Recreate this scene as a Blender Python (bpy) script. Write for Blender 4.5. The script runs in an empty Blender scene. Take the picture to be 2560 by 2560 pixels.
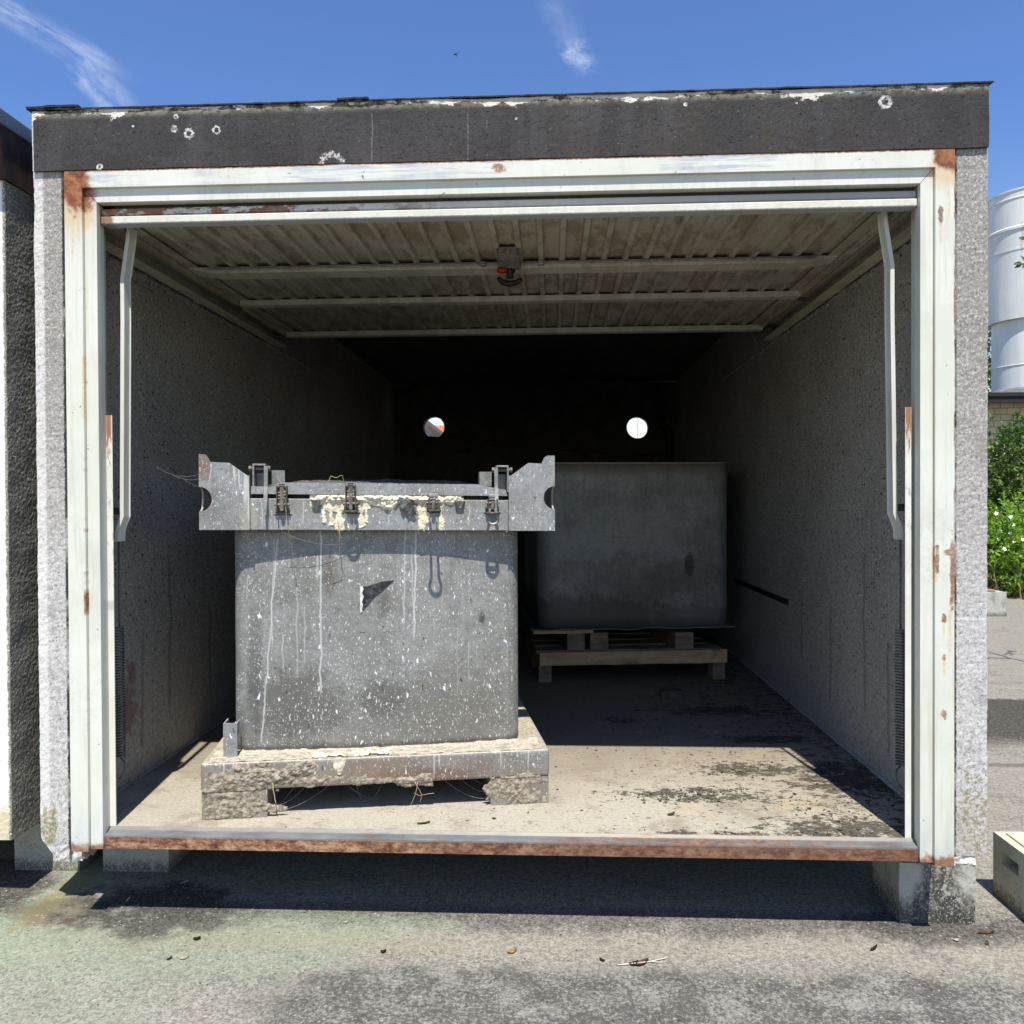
import bpy, bmesh, math, random
from mathutils import Vector, Matrix, noise as mn
R = math.radians
random.seed(7)
sc = bpy.context.scene
COL = sc.collection

# ------------------------------------------------------------------ camera, light, exposure
SUN_EL, SUN_AZ = 63.6, 6.7          # degrees; azimuth measured from -Y towards +X
EXPOSURE = 0.80
SUN_STRENGTH = 4.0
SKY_STRENGTH = 0.10

cd = bpy.data.cameras.new('camera')
cam = bpy.data.objects.new('camera', cd)
COL.objects.link(cam)
cd.sensor_width = 36.0
cd.lens = 28.70
cd.clip_start, cd.clip_end = 0.05, 2000
rt = Vector((0.9987935, 0.0488781, -0.0047319))
dn = Vector((-0.0041927, -0.0111277, -0.9999293))
fw = Vector((-0.0489273, 0.9987428, -0.0109094))
cam.matrix_world = Matrix(((rt.x, -dn.x, -fw.x, 0.16640), (rt.y, -dn.y, -fw.y, -2.55204),
                           (rt.z, -dn.z, -fw.z, 1.29869), (0, 0, 0, 1)))
sc.camera = cam

world = bpy.data.worlds.new('World')
sc.world = world
world.use_nodes = True

sun = bpy.data.lights.new('sun', 'SUN')
sun.energy = SUN_STRENGTH
sun.angle = R(0.5)
sun.color = (1.0, 0.955, 0.85)
so = bpy.data.objects.new('sun', sun)
COL.objects.link(so)
sdir = Vector((math.sin(R(SUN_AZ)) * math.cos(R(SUN_EL)), -math.cos(R(SUN_AZ)) * math.cos(R(SUN_EL)), math.sin(R(SUN_EL))))
so.rotation_euler = (-sdir).to_track_quat('-Z', 'Y').to_euler()
so.location = sdir * 30

sc.view_settings.view_transform = 'Standard'
sc.view_settings.look = 'None'
sc.view_settings.exposure = EXPOSURE
sc.view_settings.gamma = 1.0
sc.view_settings.use_curve_mapping = False
sc.render.engine = 'CYCLES'
sc.cycles.use_denoising = True
try:
    sc.cycles.denoiser = 'OPENIMAGEDENOISE'
    sc.cycles.denoising_input_passes = 'RGB_ALBEDO_NORMAL'
except Exception:
    pass
sc.cycles.max_bounces = 8
sc.cycles.diffuse_bounces = 5
sc.cycles.caustics_reflective = False
sc.cycles.caustics_refractive = False
sc.cycles.sample_clamp_indirect = 4.0


# ------------------------------------------------------------------ node helper
class NT:
    def __init__(s, tree):
        s.t, s.N, s.L = tree, tree.nodes, tree.links

    def put(s, sock, v):
        if hasattr(v, 'is_output') or isinstance(v, bpy.types.NodeSocket):
            s.L.new(v, sock)
        elif v is not None:
            if sock.type == 'RGBA' and len(v) == 3:
                v = (*v, 1)
            sock.default_value = v

    def m(s, op, a, b=None, c=None, clamp=False):
        n = s.N.new('ShaderNodeMath'); n.operation = op; n.use_clamp = clamp
        for i, v in enumerate((a, b, c)):
            if v is not None: s.put(n.inputs[i], v)
        return n.outputs[0]

    def add(s, *a):
        r = a[0]
        for b in a[1:]: r = s.m('ADD', r, b)
        return r

    def mul(s, *a):
        r = a[0]
        for b in a[1:]: r = s.m('MULTIPLY', r, b)
        return r

    def mx(s, *a):
        r = a[0]
        for b in a[1:]: r = s.m('MAXIMUM', r, b)
        return r

    def inv(s, a): return s.m('SUBTRACT', 1.0, a)

    def vm(s, op, a, b=None, out=0):
        n = s.N.new('ShaderNodeVectorMath'); n.operation = op
        s.put(n.inputs[0], a)
        if b is not None: s.put(n.inputs[1], b)
        return n.outputs[out]

    def sep(s, v):
        n = s.N.new('ShaderNodeSeparateXYZ'); s.put(n.inputs[0], v); return n.outputs

    def comb(s, x, y, z):
        n = s.N.new('ShaderNodeCombineXYZ')
        for i, v in enumerate((x, y, z)): s.put(n.inputs[i], v)
        return n.outputs[0]

    def noise(s, v, scale, detail=4, rough=0.6, dist=0.0, col=False):
        n = s.N.new('ShaderNodeTexNoise')
        s.put(n.inputs['Vector'], v)
        n.inputs['Scale'].default_value = scale; n.inputs['Detail'].default_value = detail
        n.inputs['Roughness'].default_value = rough; n.inputs['Distortion'].default_value = dist
        return n.outputs[1 if col else 0]

    def vor(s, v, scale, feature='F1', rand=1.0):
        n = s.N.new('ShaderNodeTexVoronoi'); n.feature = feature
        s.put(n.inputs['Vector'], v)
        n.inputs['Scale'].default_value = scale
        n.inputs['Randomness'].default_value = rand
        return n.outputs

    def ss(s, x, lo, hi, a=0.0, b=1.0):
        n = s.N.new('ShaderNodeMapRange'); n.interpolation_type = 'SMOOTHSTEP'
        s.put(n.inputs[0], x)
        for i, v in ((1, lo), (2, hi), (3, a), (4, b)): s.put(n.inputs[i], v)
        return n.outputs[0]

    def lin(s, x, lo, hi, a=0.0, b=1.0):
        n = s.N.new('ShaderNodeMapRange'); n.clamp = True
        s.put(n.inputs[0], x)
        for i, v in ((1, lo), (2, hi), (3, a), (4, b)): s.put(n.inputs[i], v)
        return n.outputs[0]

    def mix(s, f, a, b, mode='MIX'):
        n = s.N.new('ShaderNodeMix'); n.data_type = 'RGBA'; n.blend_type = mode
        s.put(n.inputs[0], f); s.put(n.inputs[6], a); s.put(n.inputs[7], b)
        return n.outputs[2]

    def ramp(s, x, stops):
        n = s.N.new('ShaderNodeValToRGB'); s.put(n.inputs[0], x)
        e = n.color_ramp.elements
        while len(e) < len(stops): e.new(0.5)
        for i, (p, c) in enumerate(stops):
            e[i].position = p; e[i].color = (*c, 1) if len(c) == 3 else c
        return n.outputs[0]


class Mat(NT):
    """principled material with world or object coordinates in s.p"""
    def __init__(s, name, coord='world', rough=0.8, metal=0.0, spec=0.3):
        s.mat = bpy.data.materials.new(name); s.mat.use_nodes = True
        super().__init__(s.mat.node_tree)
        s.N.clear()
        s.b = s.N.new('ShaderNodeBsdfPrincipled')
        o = s.N.new('ShaderNodeOutputMaterial'); s.L.new(s.b.outputs[0], o.inputs[0])
        s.b.inputs['Roughness'].default_value = rough
        s.b.inputs['Metallic'].default_value = metal
        s.b.inputs['Specular IOR Level'].default_value = spec
        if coord == 'world':
            s.p = s.N.new('ShaderNodeNewGeometry').outputs['Position']
        else:
            s.p = s.N.new('ShaderNodeTexCoord').outputs['Object']
        s.x, s.y, s.z = s.sep(s.p)
        s.nb = None

    def col(s, c): s.put(s.b.inputs['Base Color'], c)
    def rough(s, c): s.put(s.b.inputs['Roughness'], c)

    def bump(s, h, strength=0.5, dist=0.01):
        n = s.N.new('ShaderNodeBump')
        n.inputs['Strength'].default_value = strength; n.inputs['Distance'].default_value = dist
        s.put(n.inputs['Height'], h)
        if s.nb is not None: s.L.new(s.nb, n.inputs['Normal'])
        s.nb = n.outputs[0]; s.L.new(s.nb, s.b.inputs['Normal'])

    def sc(s, *k):
        return s.vm('MULTIPLY', s.p, k)

    def blob(s, c, r, axes=(1, 0, 1), amp=0.35, nscale=None, soft=0.25):
        """soft irregular patch: 1 inside, 0 outside"""
        v = s.vm('MULTIPLY', s.vm('SUBTRACT', s.p, c), axes)
        d = s.m('DIVIDE', s.vm('LENGTH', v, out=1), r)
        n = s.noise(s.p, nscale or 1.2 / r, 4, 0.65)
        d = s.add(d, s.mul(s.m('SUBTRACT', n, 0.5), amp * 2.5))
        return s.ss(d, 1 - soft, 1 + soft, 1.0, 0.0)

    def streak(s, x0, z1, z0, w, axis='x', wob=0.012, wscale=9, lean=0.0):
        """vertical run mark around x0 from z1 (top) to z0"""
        c = s.x if axis == 'x' else s.y
        n = s.noise(s.comb(x0 * 13.7, 0.0, s.z), wscale, 3, 0.6)
        off = s.mul(s.m('SUBTRACT', n, 0.5), wob * 2)
        if lean: off = s.add(off, s.mul(s.m('SUBTRACT', z1, s.z), lean))
        d = s.m('ABSOLUTE', s.m('SUBTRACT', s.m('SUBTRACT', c, x0), off))
        a = s.ss(d, w * 0.6, w * 1.2, 1.0, 0.0)
        t = s.mul(s.ss(s.z, z0 - 0.02, z0 + 0.02), s.ss(s.z, z1 - 0.01, z1 + 0.01, 1.0, 0.0))
        return s.mul(a, t)

    def flecks(s, scale, dens, rad, stretch=(1, 1), vary=0.6, flat=False):
        """small irregular spots scattered over a wall (or over the floor when flat)"""
        if flat: v = s.comb(s.x, s.y, 0.0)
        else: v = s.comb(s.add(s.x, s.mul(s.y, 0.83)), s.z, 0.0)
        v = s.vm('MULTIPLY', v, (stretch[0], stretch[-1], 0))
        v = s.vm('ADD', v, s.vm('MULTIPLY', s.vm('SUBTRACT', s.noise(v, scale * 1.6, 2, 0.5, col=True), (0.5, 0.5, 0.5)), (0.9 / scale,) * 3))
        n = s.N.new('ShaderNodeTexVoronoi'); n.voronoi_dimensions = '2D'
        s.put(n.inputs['Vector'], v); n.inputs['Scale'].default_value = scale
        rr, gg, bb = s.sep(n.outputs['Color'])
        keep = s.m('LESS_THAN', rr, dens)
        r = s.m('MULTIPLY_ADD', gg, rad * vary, rad * (1 - vary))
        return s.mul(keep, s.ss(s.m('SUBTRACT', n.outputs['Distance'], r), -0.05, 0.05, 1.0, 0.0))


# ------------------------------------------------------------------ mesh helpers
def new(name, bm, m, parent=None, smooth=False, world_coords=True):
    """link bm as one mesh object; bm is in the parent's local frame unless world_coords"""
    me = bpy.data.meshes.new(name)
    if parent is not None and world_coords:
        off, q = Vector(), parent
        while q is not None:
            off += q.location; q = q.parent
        bm.transform(Matrix.Translation(-off))
    bmesh.ops.recalc_face_normals(bm, faces=bm.faces)
    bm.to_mesh(me); bm.free()
    if m is not None:
        me.materials.append(m.mat if isinstance(m, Mat) else m)
    if smooth:
        for p in me.polygons: p.use_smooth = True
    o = bpy.data.objects.new(name, me)
    COL.objects.link(o)
    if parent is not None: o.parent = parent
    return o


def empty(name, loc=(0, 0, 0), rz=0.0):
    o = bpy.data.objects.new(name, None)
    o.location = loc; o.rotation_euler = (0, 0, rz)
    o.empty_display_size = 0.1
    COL.objects.link(o)
    return o


def tag(o, label, cat, group=None):
    o['label'] = label; o['category'] = cat
    if group: o['group'] = group
    return o


def kind(o, k):
    o['kind'] = k
    return o


def BM(): return bmesh.new()


def box(bm, x0, x1, y0, y1, z0, z1, bev=0.0, seg=2, mtx=None):
    r = bmesh.ops.create_cube(bm, size=1.0)
    vs = r['verts']
    for v in vs:
        v.co = Vector(((x0 + x1) / 2 + v.co.x * (x1 - x0), (y0 + y1) / 2 + v.co.y * (y1 - y0), (z0 + z1) / 2 + v.co.z * (z1 - z0)))
        if mtx: v.co = mtx @ v.co
    if bev > 0:
        es = list({e for v in vs for e in v.link_edges})
        bmesh.ops.bevel(bm, geom=es, offset=bev, segments=seg, affect='EDGES', profile=0.5)


def prism(bm, poly, axis, a0, a1):
    """extrude a 2d polygon along axis: 'y' -> (x,z), 'x' -> (y,z), 'z' -> (x,y)"""
    def co(p, a):
        return {'y': (p[0], a, p[1]), 'x': (a, p[0], p[1]), 'z': (p[0], p[1], a)}[axis]
    A = [bm.verts.new(co(p, a0)) for p in poly]
    B = [bm.verts.new(co(p, a1)) for p in poly]
    n = len(poly)
    bm.faces.new(A); bm.faces.new(B[::-1])
    for i in range(n):
        bm.faces.new((A[i], B[i], B[(i + 1) % n], A[(i + 1) % n]))


def tube(bm, pts, r, seg=8, cap=True):
    pts = [Vector(p) for p in pts]
    rs = r if isinstance(r, (list, tuple)) else [r] * len(pts)
    rings, up = [], None
    for i, p in enumerate(pts):
        a = pts[max(i - 1, 0)]; b = pts[min(i + 1, len(pts) - 1)]
        t = (b - a).normalized()
        if up is None:
            up = Vector((0, 0, 1)) if abs(t.z) < 0.9 else Vector((1, 0, 0))
        u = t.cross(up).normalized(); w = u.cross(t).normalized(); up = w
        rings.append([bm.verts.new(p + (u * math.cos(k / seg * 2 * math.pi) + w * math.sin(k / seg * 2 * math.pi)) * rs[i]) for k in range(seg)])
    for i in range(len(rings) - 1):
        for k in range(seg):
            bm.faces.new((rings[i][k], rings[i][(k + 1) % seg], rings[i + 1][(k + 1) % seg], rings[i + 1][k]))
    if cap:
        bm.faces.new(rings[0][::-1]); bm.faces.new(rings[-1])


def lathe(bm, prof, cx, cy, seg=48):
    rings = [[bm.verts.new((cx + r * math.cos(k / seg * 2 * math.pi), cy + r * math.sin(k / seg * 2 * math.pi), z)) for k in range(seg)] for r, z in prof]
    for i in range(len(rings) - 1):
        for k in range(seg):
            bm.faces.new((rings[i][k], rings[i][(k + 1) % seg], rings[i + 1][(k + 1) % seg], rings[i + 1][k]))
    bm.faces.new(rings[0][::-1]); bm.faces.new(rings[-1])


def rough_box(bm, x0, x1, y0, y1, z0, z1, res=0.02, amp=0.003, freq=30.0, seed=0.0, faces='xXyYzZ', amp2=0.0, freq2=6.0, shape=None):
    """a box of small quads pushed in and out by noise"""
    def grid(o, u, v):
        nu = max(1, int(round(u.length / res))); nv = max(1, int(round(v.length / res)))
        vs = [[bm.verts.new(o + u * (i / nu) + v * (j / nv)) for j in range(nv + 1)] for i in range(nu + 1)]
        for i in range(nu):
            for j in range(nv):
                bm.faces.new((vs[i][j], vs[i + 1][j], vs[i + 1][j + 1], vs[i][j + 1]))
    dx, dy, dz = Vector((x1 - x0, 0, 0)), Vector((0, y1 - y0, 0)), Vector((0, 0, z1 - z0))
    st = len(bm.verts)
    o = Vector((x0, y0, z0))
    if 'x' in faces: grid(o, dy, dz)
    if 'X' in faces: grid(o + dx, dy, dz)
    if 'y' in faces: grid(o, dx, dz)
    if 'Y' in faces: grid(o + dy, dx, dz)
    if 'z' in faces: grid(o, dx, dy)
    if 'Z' in faces: grid(o + dz, dx, dy)
    bm.verts.ensure_lookup_table()
    vs = [bm.verts[i] for i in range(st, len(bm.verts))]
    bmesh.ops.remove_doubles(bm, verts=vs, dist=1e-5)
    bm.verts.ensure_lookup_table()
    c = Vector(((x0 + x1) / 2, (y0 + y1) / 2, (z0 + z1) / 2))
    for v in bm.verts[st:]:
        q = v.co.copy()
        d = mn.noise_vector(q * freq + Vector((seed, seed * 1.7, 3.1))) * amp
        if amp2: d += mn.noise_vector(q * freq2 + Vector((seed, 5.5, seed))) * amp2
        v.co = q + d
        if shape: v.co = shape(q, v.co)


def heightfield(bm, u0, u1, v0, v1, res, fn, to3):
    """keep only cells where fn(u,v) > 0; to3(u,v,h) gives the point"""
    nu, nv = int((u1 - u0) / res), int((v1 - v0) / res)
    H = {}
    for i in range(nu + 1):
        for j in range(nv + 1):
            H[i, j] = fn(u0 + i * res, v0 + j * res)
    V = {}
    def vert(i, j):
        if (i, j) not in V:
            V[i, j] = bm.verts.new(to3(u0 + i * res, v0 + j * res, max(H[i, j], -0.0015)))
        return V[i, j]
    for i in range(nu):
        for j in range(nv):
            k = ((i, j), (i + 1, j), (i + 1, j + 1), (i, j + 1))
            if max(H[q] for q in k) > 0:
                bm.faces.new([vert(*q) for q in k])


def fbm(x, y, z=0.0, o=4):
    return mn.fractal(Vector((x, y, z)), 1.0, 2.0, o)


def sm(x, a, b):
    t = min(1, max(0, (x - a) / (b - a)))
    return t * t * (3 - 2 * t)


# ------------------------------------------------------------------ sky with thin clouds
w = NT(world.node_tree)
w.N.clear()
wo = w.N.new('ShaderNodeOutputWorld'); bg = w.N.new('ShaderNodeBackground')
w.L.new(bg.outputs[0], wo.inputs[0])
bg.inputs[1].default_value = SKY_STRENGTH
st = w.N.new('ShaderNodeTexSky'); st.sky_type = 'NISHITA'
st.sun_disc = False
st.sun_elevation = R(SUN_EL); st.sun_rotation = R(180 - SUN_AZ)
st.altitude = 100; st.air_density = 1.0; st.dust_density = 0.15; st.ozone_density = 4.0
dv = w.N.new('ShaderNodeTexCoord').outputs['Generated']
dx_, dy_, dz_ = w.sep(dv)
cu = w.m('DIVIDE', dx_, w.m('MAXIMUM', dz_, 0.05)); cv = w.m('DIVIDE', dy_, w.m('MAXIMUM', dz_, 0.05))   # cloud layer plane


def cloud(ax, ay, bx, by, rad, nsc, stretch, dens):
    """elongated wisp on the cloud layer between a and b"""
    ux, uy = bx - ax, by - ay
    ln = math.hypot(ux, uy); ux /= ln; uy /= ln
    qx, qy = w.m('SUBTRACT', cu, ax), w.m('SUBTRACT', cv, ay)
    t = w.add(w.mul(qx, ux), w.mul(qy, uy)); s_ = w.m('SUBTRACT', w.mul(qx, -uy), w.mul(qy, -ux))
    n1 = w.noise(w.comb(w.mul(t, 1 / stretch), s_, 0.3 + ax), nsc, 6, 0.62, 0.6)
    s2 = w.add(s_, w.mul(w.m('SUBTRACT', n1, 0.5), rad * 1.2))
    a = w.ss(w.m('ABSOLUTE', s2), 0.0, rad, 1.0, 0.0)
    e = w.mul(w.ss(t, -rad, rad), w.ss(t, ln - rad * 1.6, ln + rad, 1.0, 0.0))
    n2 = w.noise(w.comb(w.mul(t, 1 / stretch), s_, 4.3 + ax), nsc * 2.2, 7, 0.65, 0.4)
    return w.mul(a, e, w.ss(n2, 0.3, 0.7), dens)


skyc = st.outputs[0]
cmask = w.mx(cloud(-1.14, 1.44, -1.02, 1.85, 0.075, 6, 3.0, 0.55),
             cloud(-1.03, 1.76, -1.06, 2.02, 0.05, 8, 2.5, 0.36),
             cloud(-1.09, 1.81, -1.125, 2.05, 0.035, 9, 2.5, 0.42),
             cloud(0.045, 1.79, 0.085, 1.90, 0.045, 13, 1.0, 0.6),
             cloud(0.00, 1.60, 0.05, 1.84, 0.05, 8, 2.5, 0.12))
hz = w.ss(dz_, 0.08, 0.40)
skyc = w.mix(1.0, skyc, w.mix(hz, (1.28, 1.12, 0.90), (0.70, 0.83, 1.07)), 'MULTIPLY')      # deep blue above, milky near the horizon
w.L.new(w.mix(cmask, skyc, (5.2, 5.6, 6.4)), bg.inputs[0])

# ------------------------------------------------------------------ materials
WHITE_FLECK = (0.78, 0.79, 0.82)


CAMP = Vector((0.16640, -2.55204, 1.29869))
KS = 0.9558
def KP(p): return CAMP + (Vector(p) - CAMP) * KS
KM = Matrix.Translation(CAMP) @ Matrix.Diagonal((KS, KS, KS, 1)) @ Matrix.Translation(-CAMP)
FZ0 = 0.247
FZ = KP((0, 0, FZ0)).z               # garage floor level


def m_ground():
    s = Mat('asphalt_concrete', rough=0.93, spec=0.15)
    fine = s.noise(s.p, 115, 3, 0.85); med = s.noise(s.p, 48, 5, 0.75); big = s.noise(s.p, 2.3, 5, 0.6); mid = s.noise(s.p, 9, 5, 0.65)
    gr = s.add(s.mul(fine, 0.55), s.mul(med, 0.45))
    grain = s.ss(gr, 0.44, 0.56)
    c = s.mix(grain, (0.14, 0.133, 0.113), (0.32, 0.308, 0.262))
    c = s.mix(s.ss(mid, 0.4, 0.65, 0.0, 0.35), c, (0.235, 0.21, 0.175))
    far = s.ss(s.y, 0.2, 1.2)
    c = s.mix(s.mul(far, 0.7), c, s.mix(grain, (0.18, 0.165, 0.135), (0.30, 0.275, 0.23)))
    # dark worn zone in the foreground with pale grains showing through
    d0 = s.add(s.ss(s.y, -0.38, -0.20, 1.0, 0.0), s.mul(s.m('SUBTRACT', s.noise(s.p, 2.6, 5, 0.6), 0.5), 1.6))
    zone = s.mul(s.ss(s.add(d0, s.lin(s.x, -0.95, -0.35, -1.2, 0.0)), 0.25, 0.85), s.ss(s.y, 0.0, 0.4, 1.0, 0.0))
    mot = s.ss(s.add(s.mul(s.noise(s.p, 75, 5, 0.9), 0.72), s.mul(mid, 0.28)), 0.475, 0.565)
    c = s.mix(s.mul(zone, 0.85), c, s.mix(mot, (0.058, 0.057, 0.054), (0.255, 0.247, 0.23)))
    cream = s.mul(zone, s.ss(s.noise(s.sc(1.0, 1.5, 1.0), 13, 8, 0.78), 0.60, 0.66), s.ss(mid, 0.4, 0.55))
    c = s.mix(s.mul(cream, 0.75), c, (0.37, 0.34, 0.28))
    # paler trodden band
    band = s.mul(s.ss(s.m('ABSOLUTE', s.add(s.y, 0.16, s.mul(s.m('SUBTRACT', big, 0.5), 0.12))), 0.02, 0.09, 1.0, 0.0), s.ss(s.x, -0.9, -0.2))
    c = s.mix(s.mul(band, 0.55), c, s.mix(grain, (0.22, 0.20, 0.165), (0.33, 0.305, 0.255)))
    # darker grey fringe along the garage front
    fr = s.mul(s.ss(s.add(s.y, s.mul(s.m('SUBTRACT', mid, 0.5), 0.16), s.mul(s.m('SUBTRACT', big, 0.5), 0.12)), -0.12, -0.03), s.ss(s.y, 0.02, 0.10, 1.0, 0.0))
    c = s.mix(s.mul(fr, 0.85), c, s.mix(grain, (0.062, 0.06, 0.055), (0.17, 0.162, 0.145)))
    # green algae on the left, between the two garages
    g = s.mx(s.blob((-1.43, -0.17, 0), 0.25, (1, 1.3, 0), 0.6), s.mul(s.blob((-1.05, -0.19, 0), 0.5, (0.8, 2.4, 0), 0.6), 0.7), s.mul(s.blob((-0.62, -0.07, 0), 0.4, (0.8, 6, 0), 0.4), 0.7), s.blob((-1.47, 0.15, 0), 0.10, (1, 0.35, 0), 0.4), s.mul(s.blob((-1.35, -0.5, 0), 0.5, (1, 1.0, 0), 0.6), 0.45))
    c = s.mix(s.mul(g, 0.62, s.ss(gr, 0.36, 0.6, 0.35, 1.0)), c, (0.225, 0.295, 0.205))
    c = s.mix(s.mul(s.blob((-1.475, 0.1, 0), 0.05, (1, 0.2, 0), 0.9), 0.6), c, (0.22, 0.20, 0.085))
    c = s.mix(s.mul(s.blob((-1.42, -0.02, 0), 0.12, (1, 1.2, 0), 1.0), 0.55), c, (0.13, 0.095, 0.065))
    c = s.mix(s.mul(s.blob((-1.385, -0.10, 0), 0.055, (0.7, 2, 0), 1.4, 16, 0.6), 0.4), c, (0.22, 0.12, 0.065))
    c = s.mix(s.mul(s.blob((-0.8, -0.165, 0), 0.33, (0.7, 6, 0), 0.9, 6, 0.8), 0.35), c, (0.28, 0.245, 0.155))
    # near-black patches beside the blocks
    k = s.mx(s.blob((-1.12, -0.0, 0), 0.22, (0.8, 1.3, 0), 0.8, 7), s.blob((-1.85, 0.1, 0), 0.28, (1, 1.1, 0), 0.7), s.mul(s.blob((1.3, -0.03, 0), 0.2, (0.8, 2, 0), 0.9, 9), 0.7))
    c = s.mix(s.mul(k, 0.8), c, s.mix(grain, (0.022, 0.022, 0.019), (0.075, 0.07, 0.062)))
    wear = s.noise(s.sc(0.8, 1.2, 1), 5.5, 8, 0.75)
    c = s.mix(s.mul(s.ss(wear, 0.53, 0.64), s.ss(s.x, -1.3, -0.7, 0.3, 1.0), 0.5), c, s.mix(grain, (0.075, 0.073, 0.068), (0.17, 0.165, 0.152)))
    c = s.mix(s.mul(s.ss(wear, 0.46, 0.38), 0.4), c, s.mix(grain, (0.24, 0.225, 0.195), (0.38, 0.36, 0.315)))
    ck = s.vor(s.vm('ADD', s.p, s.vm('MULTIPLY', s.noise(s.p, 6, 4, 0.6, col=True), (0.25, 0.25, 0))), 1.1, 'DISTANCE_TO_EDGE')['Distance']
    c = s.mix(s.mul(s.ss(ck, 0.004, 0.010, 1.0, 0.0), s.ss(s.noise(s.p, 1.7, 3), 0.5, 0.6), s.ss(s.y, 0.5, 1.2), 0.6), c, (0.05, 0.048, 0.043))
    # dark patch and tar joint on the yard to the right
    pv = s.add(s.y, s.mul(s.x, 0.05), s.mul(s.m('SUBTRACT', mid, 0.5), 0.25))
    patch = s.mul(s.ss(pv, 1.85, 2.25), s.ss(pv, 3.06, 3.13, 1.0, 0.0), s.ss(s.x, 1.6, 1.8))
    c = s.mix(s.mul(patch, 0.92), c, s.mix(grain, (0.024, 0.022, 0.018), (0.085, 0.076, 0.062)))
    joint = s.mul(s.ss(s.add(s.m('ABSOLUTE', s.m('SUBTRACT', s.add(s.y, s.mul(s.x, 0.03)), 1.63)), s.mul(s.m('SUBTRACT', mid, 0.5), 0.05)), 0.015, 0.04, 1.0, 0.0), s.ss(s.x, 1.6, 1.8))
    c = s.mix(s.mul(joint, 0.6), c, (0.08, 0.075, 0.065))
    # pale grit and dark specks
    c = s.mix(s.mul(s.flecks(75, 0.13, 0.26, flat=True), s.ss(s.y, 2, 3, 0.6, 0.0)), c, (0.42, 0.40, 0.36))
    c = s.mix(s.mul(s.flecks(48, 0.10, 0.17, flat=True), 0.8), c, (0.035, 0.032, 0.026))
    s.col(c)
    s.bump(s.add(s.mul(fine, 0.7), s.mul(med, 0.4)), 0.35, 0.006)
    return s


def m_pillar():
    s = Mat('weathered_white_concrete', rough=0.9, spec=0.2)
    f = s.noise(s.p, 120, 4, 0.85); g = s.noise(s.p, 55, 5, 0.8); b = s.noise(s.p, 5, 5, 0.65)
    h = s.add(s.ss(s.z, 0.4, 2.2), s.mul(s.m('SUBTRACT', b, 0.5), 0.9))
    base = s.mix(s.ss(h, 0.1, 0.95), (0.52, 0.505, 0.505), (0.31, 0.293, 0.272))
    c = s.mix(s.ss(g, 0.48, 0.60, 0.0, 0.5), base, (0.19, 0.178, 0.165))
    c = s.mix(s.ss(f, 0.53, 0.62, 0.0, 0.75), c, (0.70, 0.68, 0.66))
    c = s.mix(s.ss(f, 0.45, 0.37, 0.0, 0.6), c, (0.11, 0.103, 0.095))
    c = s.mix(s.mul(s.ss(s.noise(s.p, 14, 4, 0.65), 0.54, 0.64), 0.45), c, (0.24, 0.225, 0.21))
    c = s.mix(s.mul(s.flecks(95, 0.14, 0.22), 0.7), c, (0.07, 0.068, 0.062))
    edge = s.ss(s.add(s.m('ABSOLUTE', s.x), s.mul(s.m('SUBTRACT', g, 0.5), 0.02)), 1.455, 1.463)
    c = s.mix(s.mul(edge, s.ss(s.x, -1, 1, 0.7, 0.0), s.ss(f, 0.35, 0.5, 0.3, 1.0)), c, (0.72, 0.70, 0.68))
    seal = s.add(s.m('ABSOLUTE', s.m('SUBTRACT', s.m('ABSOLUTE', s.x), 1.392)), s.mul(s.m('SUBTRACT', g, 0.5), 0.022))
    gate = s.ss(s.add(s.noise(s.sc(0.1, 0.1, 1), 3.5, 4, 0.7), s.mul(f, 0.2)), 0.50, 0.62)
    c = s.mix(s.mul(s.ss(seal, 0.004, 0.008, 1.0, 0.0), s.mx(gate, 0.3)), c, (0.035, 0.034, 0.032))
    mo = s.mul(s.mx(s.blob((-1.464, 0, 0.255), 0.030, (1, 0, 0.45), 1.0, 30), s.mul(s.blob((1.462, 0, 0.34), 0.045, (0.9, 0, 0.3), 1.1, 22, 0.5), s.ss(g, 0.46, 0.56), 0.85)), s.ss(g, 0.38, 0.55))
    c = s.mix(s.mul(mo, 0.8), c, (0.20, 0.165, 0.045))
    c = s.mix(s.mul(s.blob((1.44, 0, 0.27), 0.055, (1, 0, 0.5), 0.8, 14, 0.9), s.ss(f, 0.4, 0.6, 0.4, 1.0), 0.45), c, (0.34, 0.30, 0.20))
    s.col(c)
    s.bump(s.add(s.mul(f, 0.6), s.mul(g, 0.3)), 0.4, 0.005)
    return s


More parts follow.
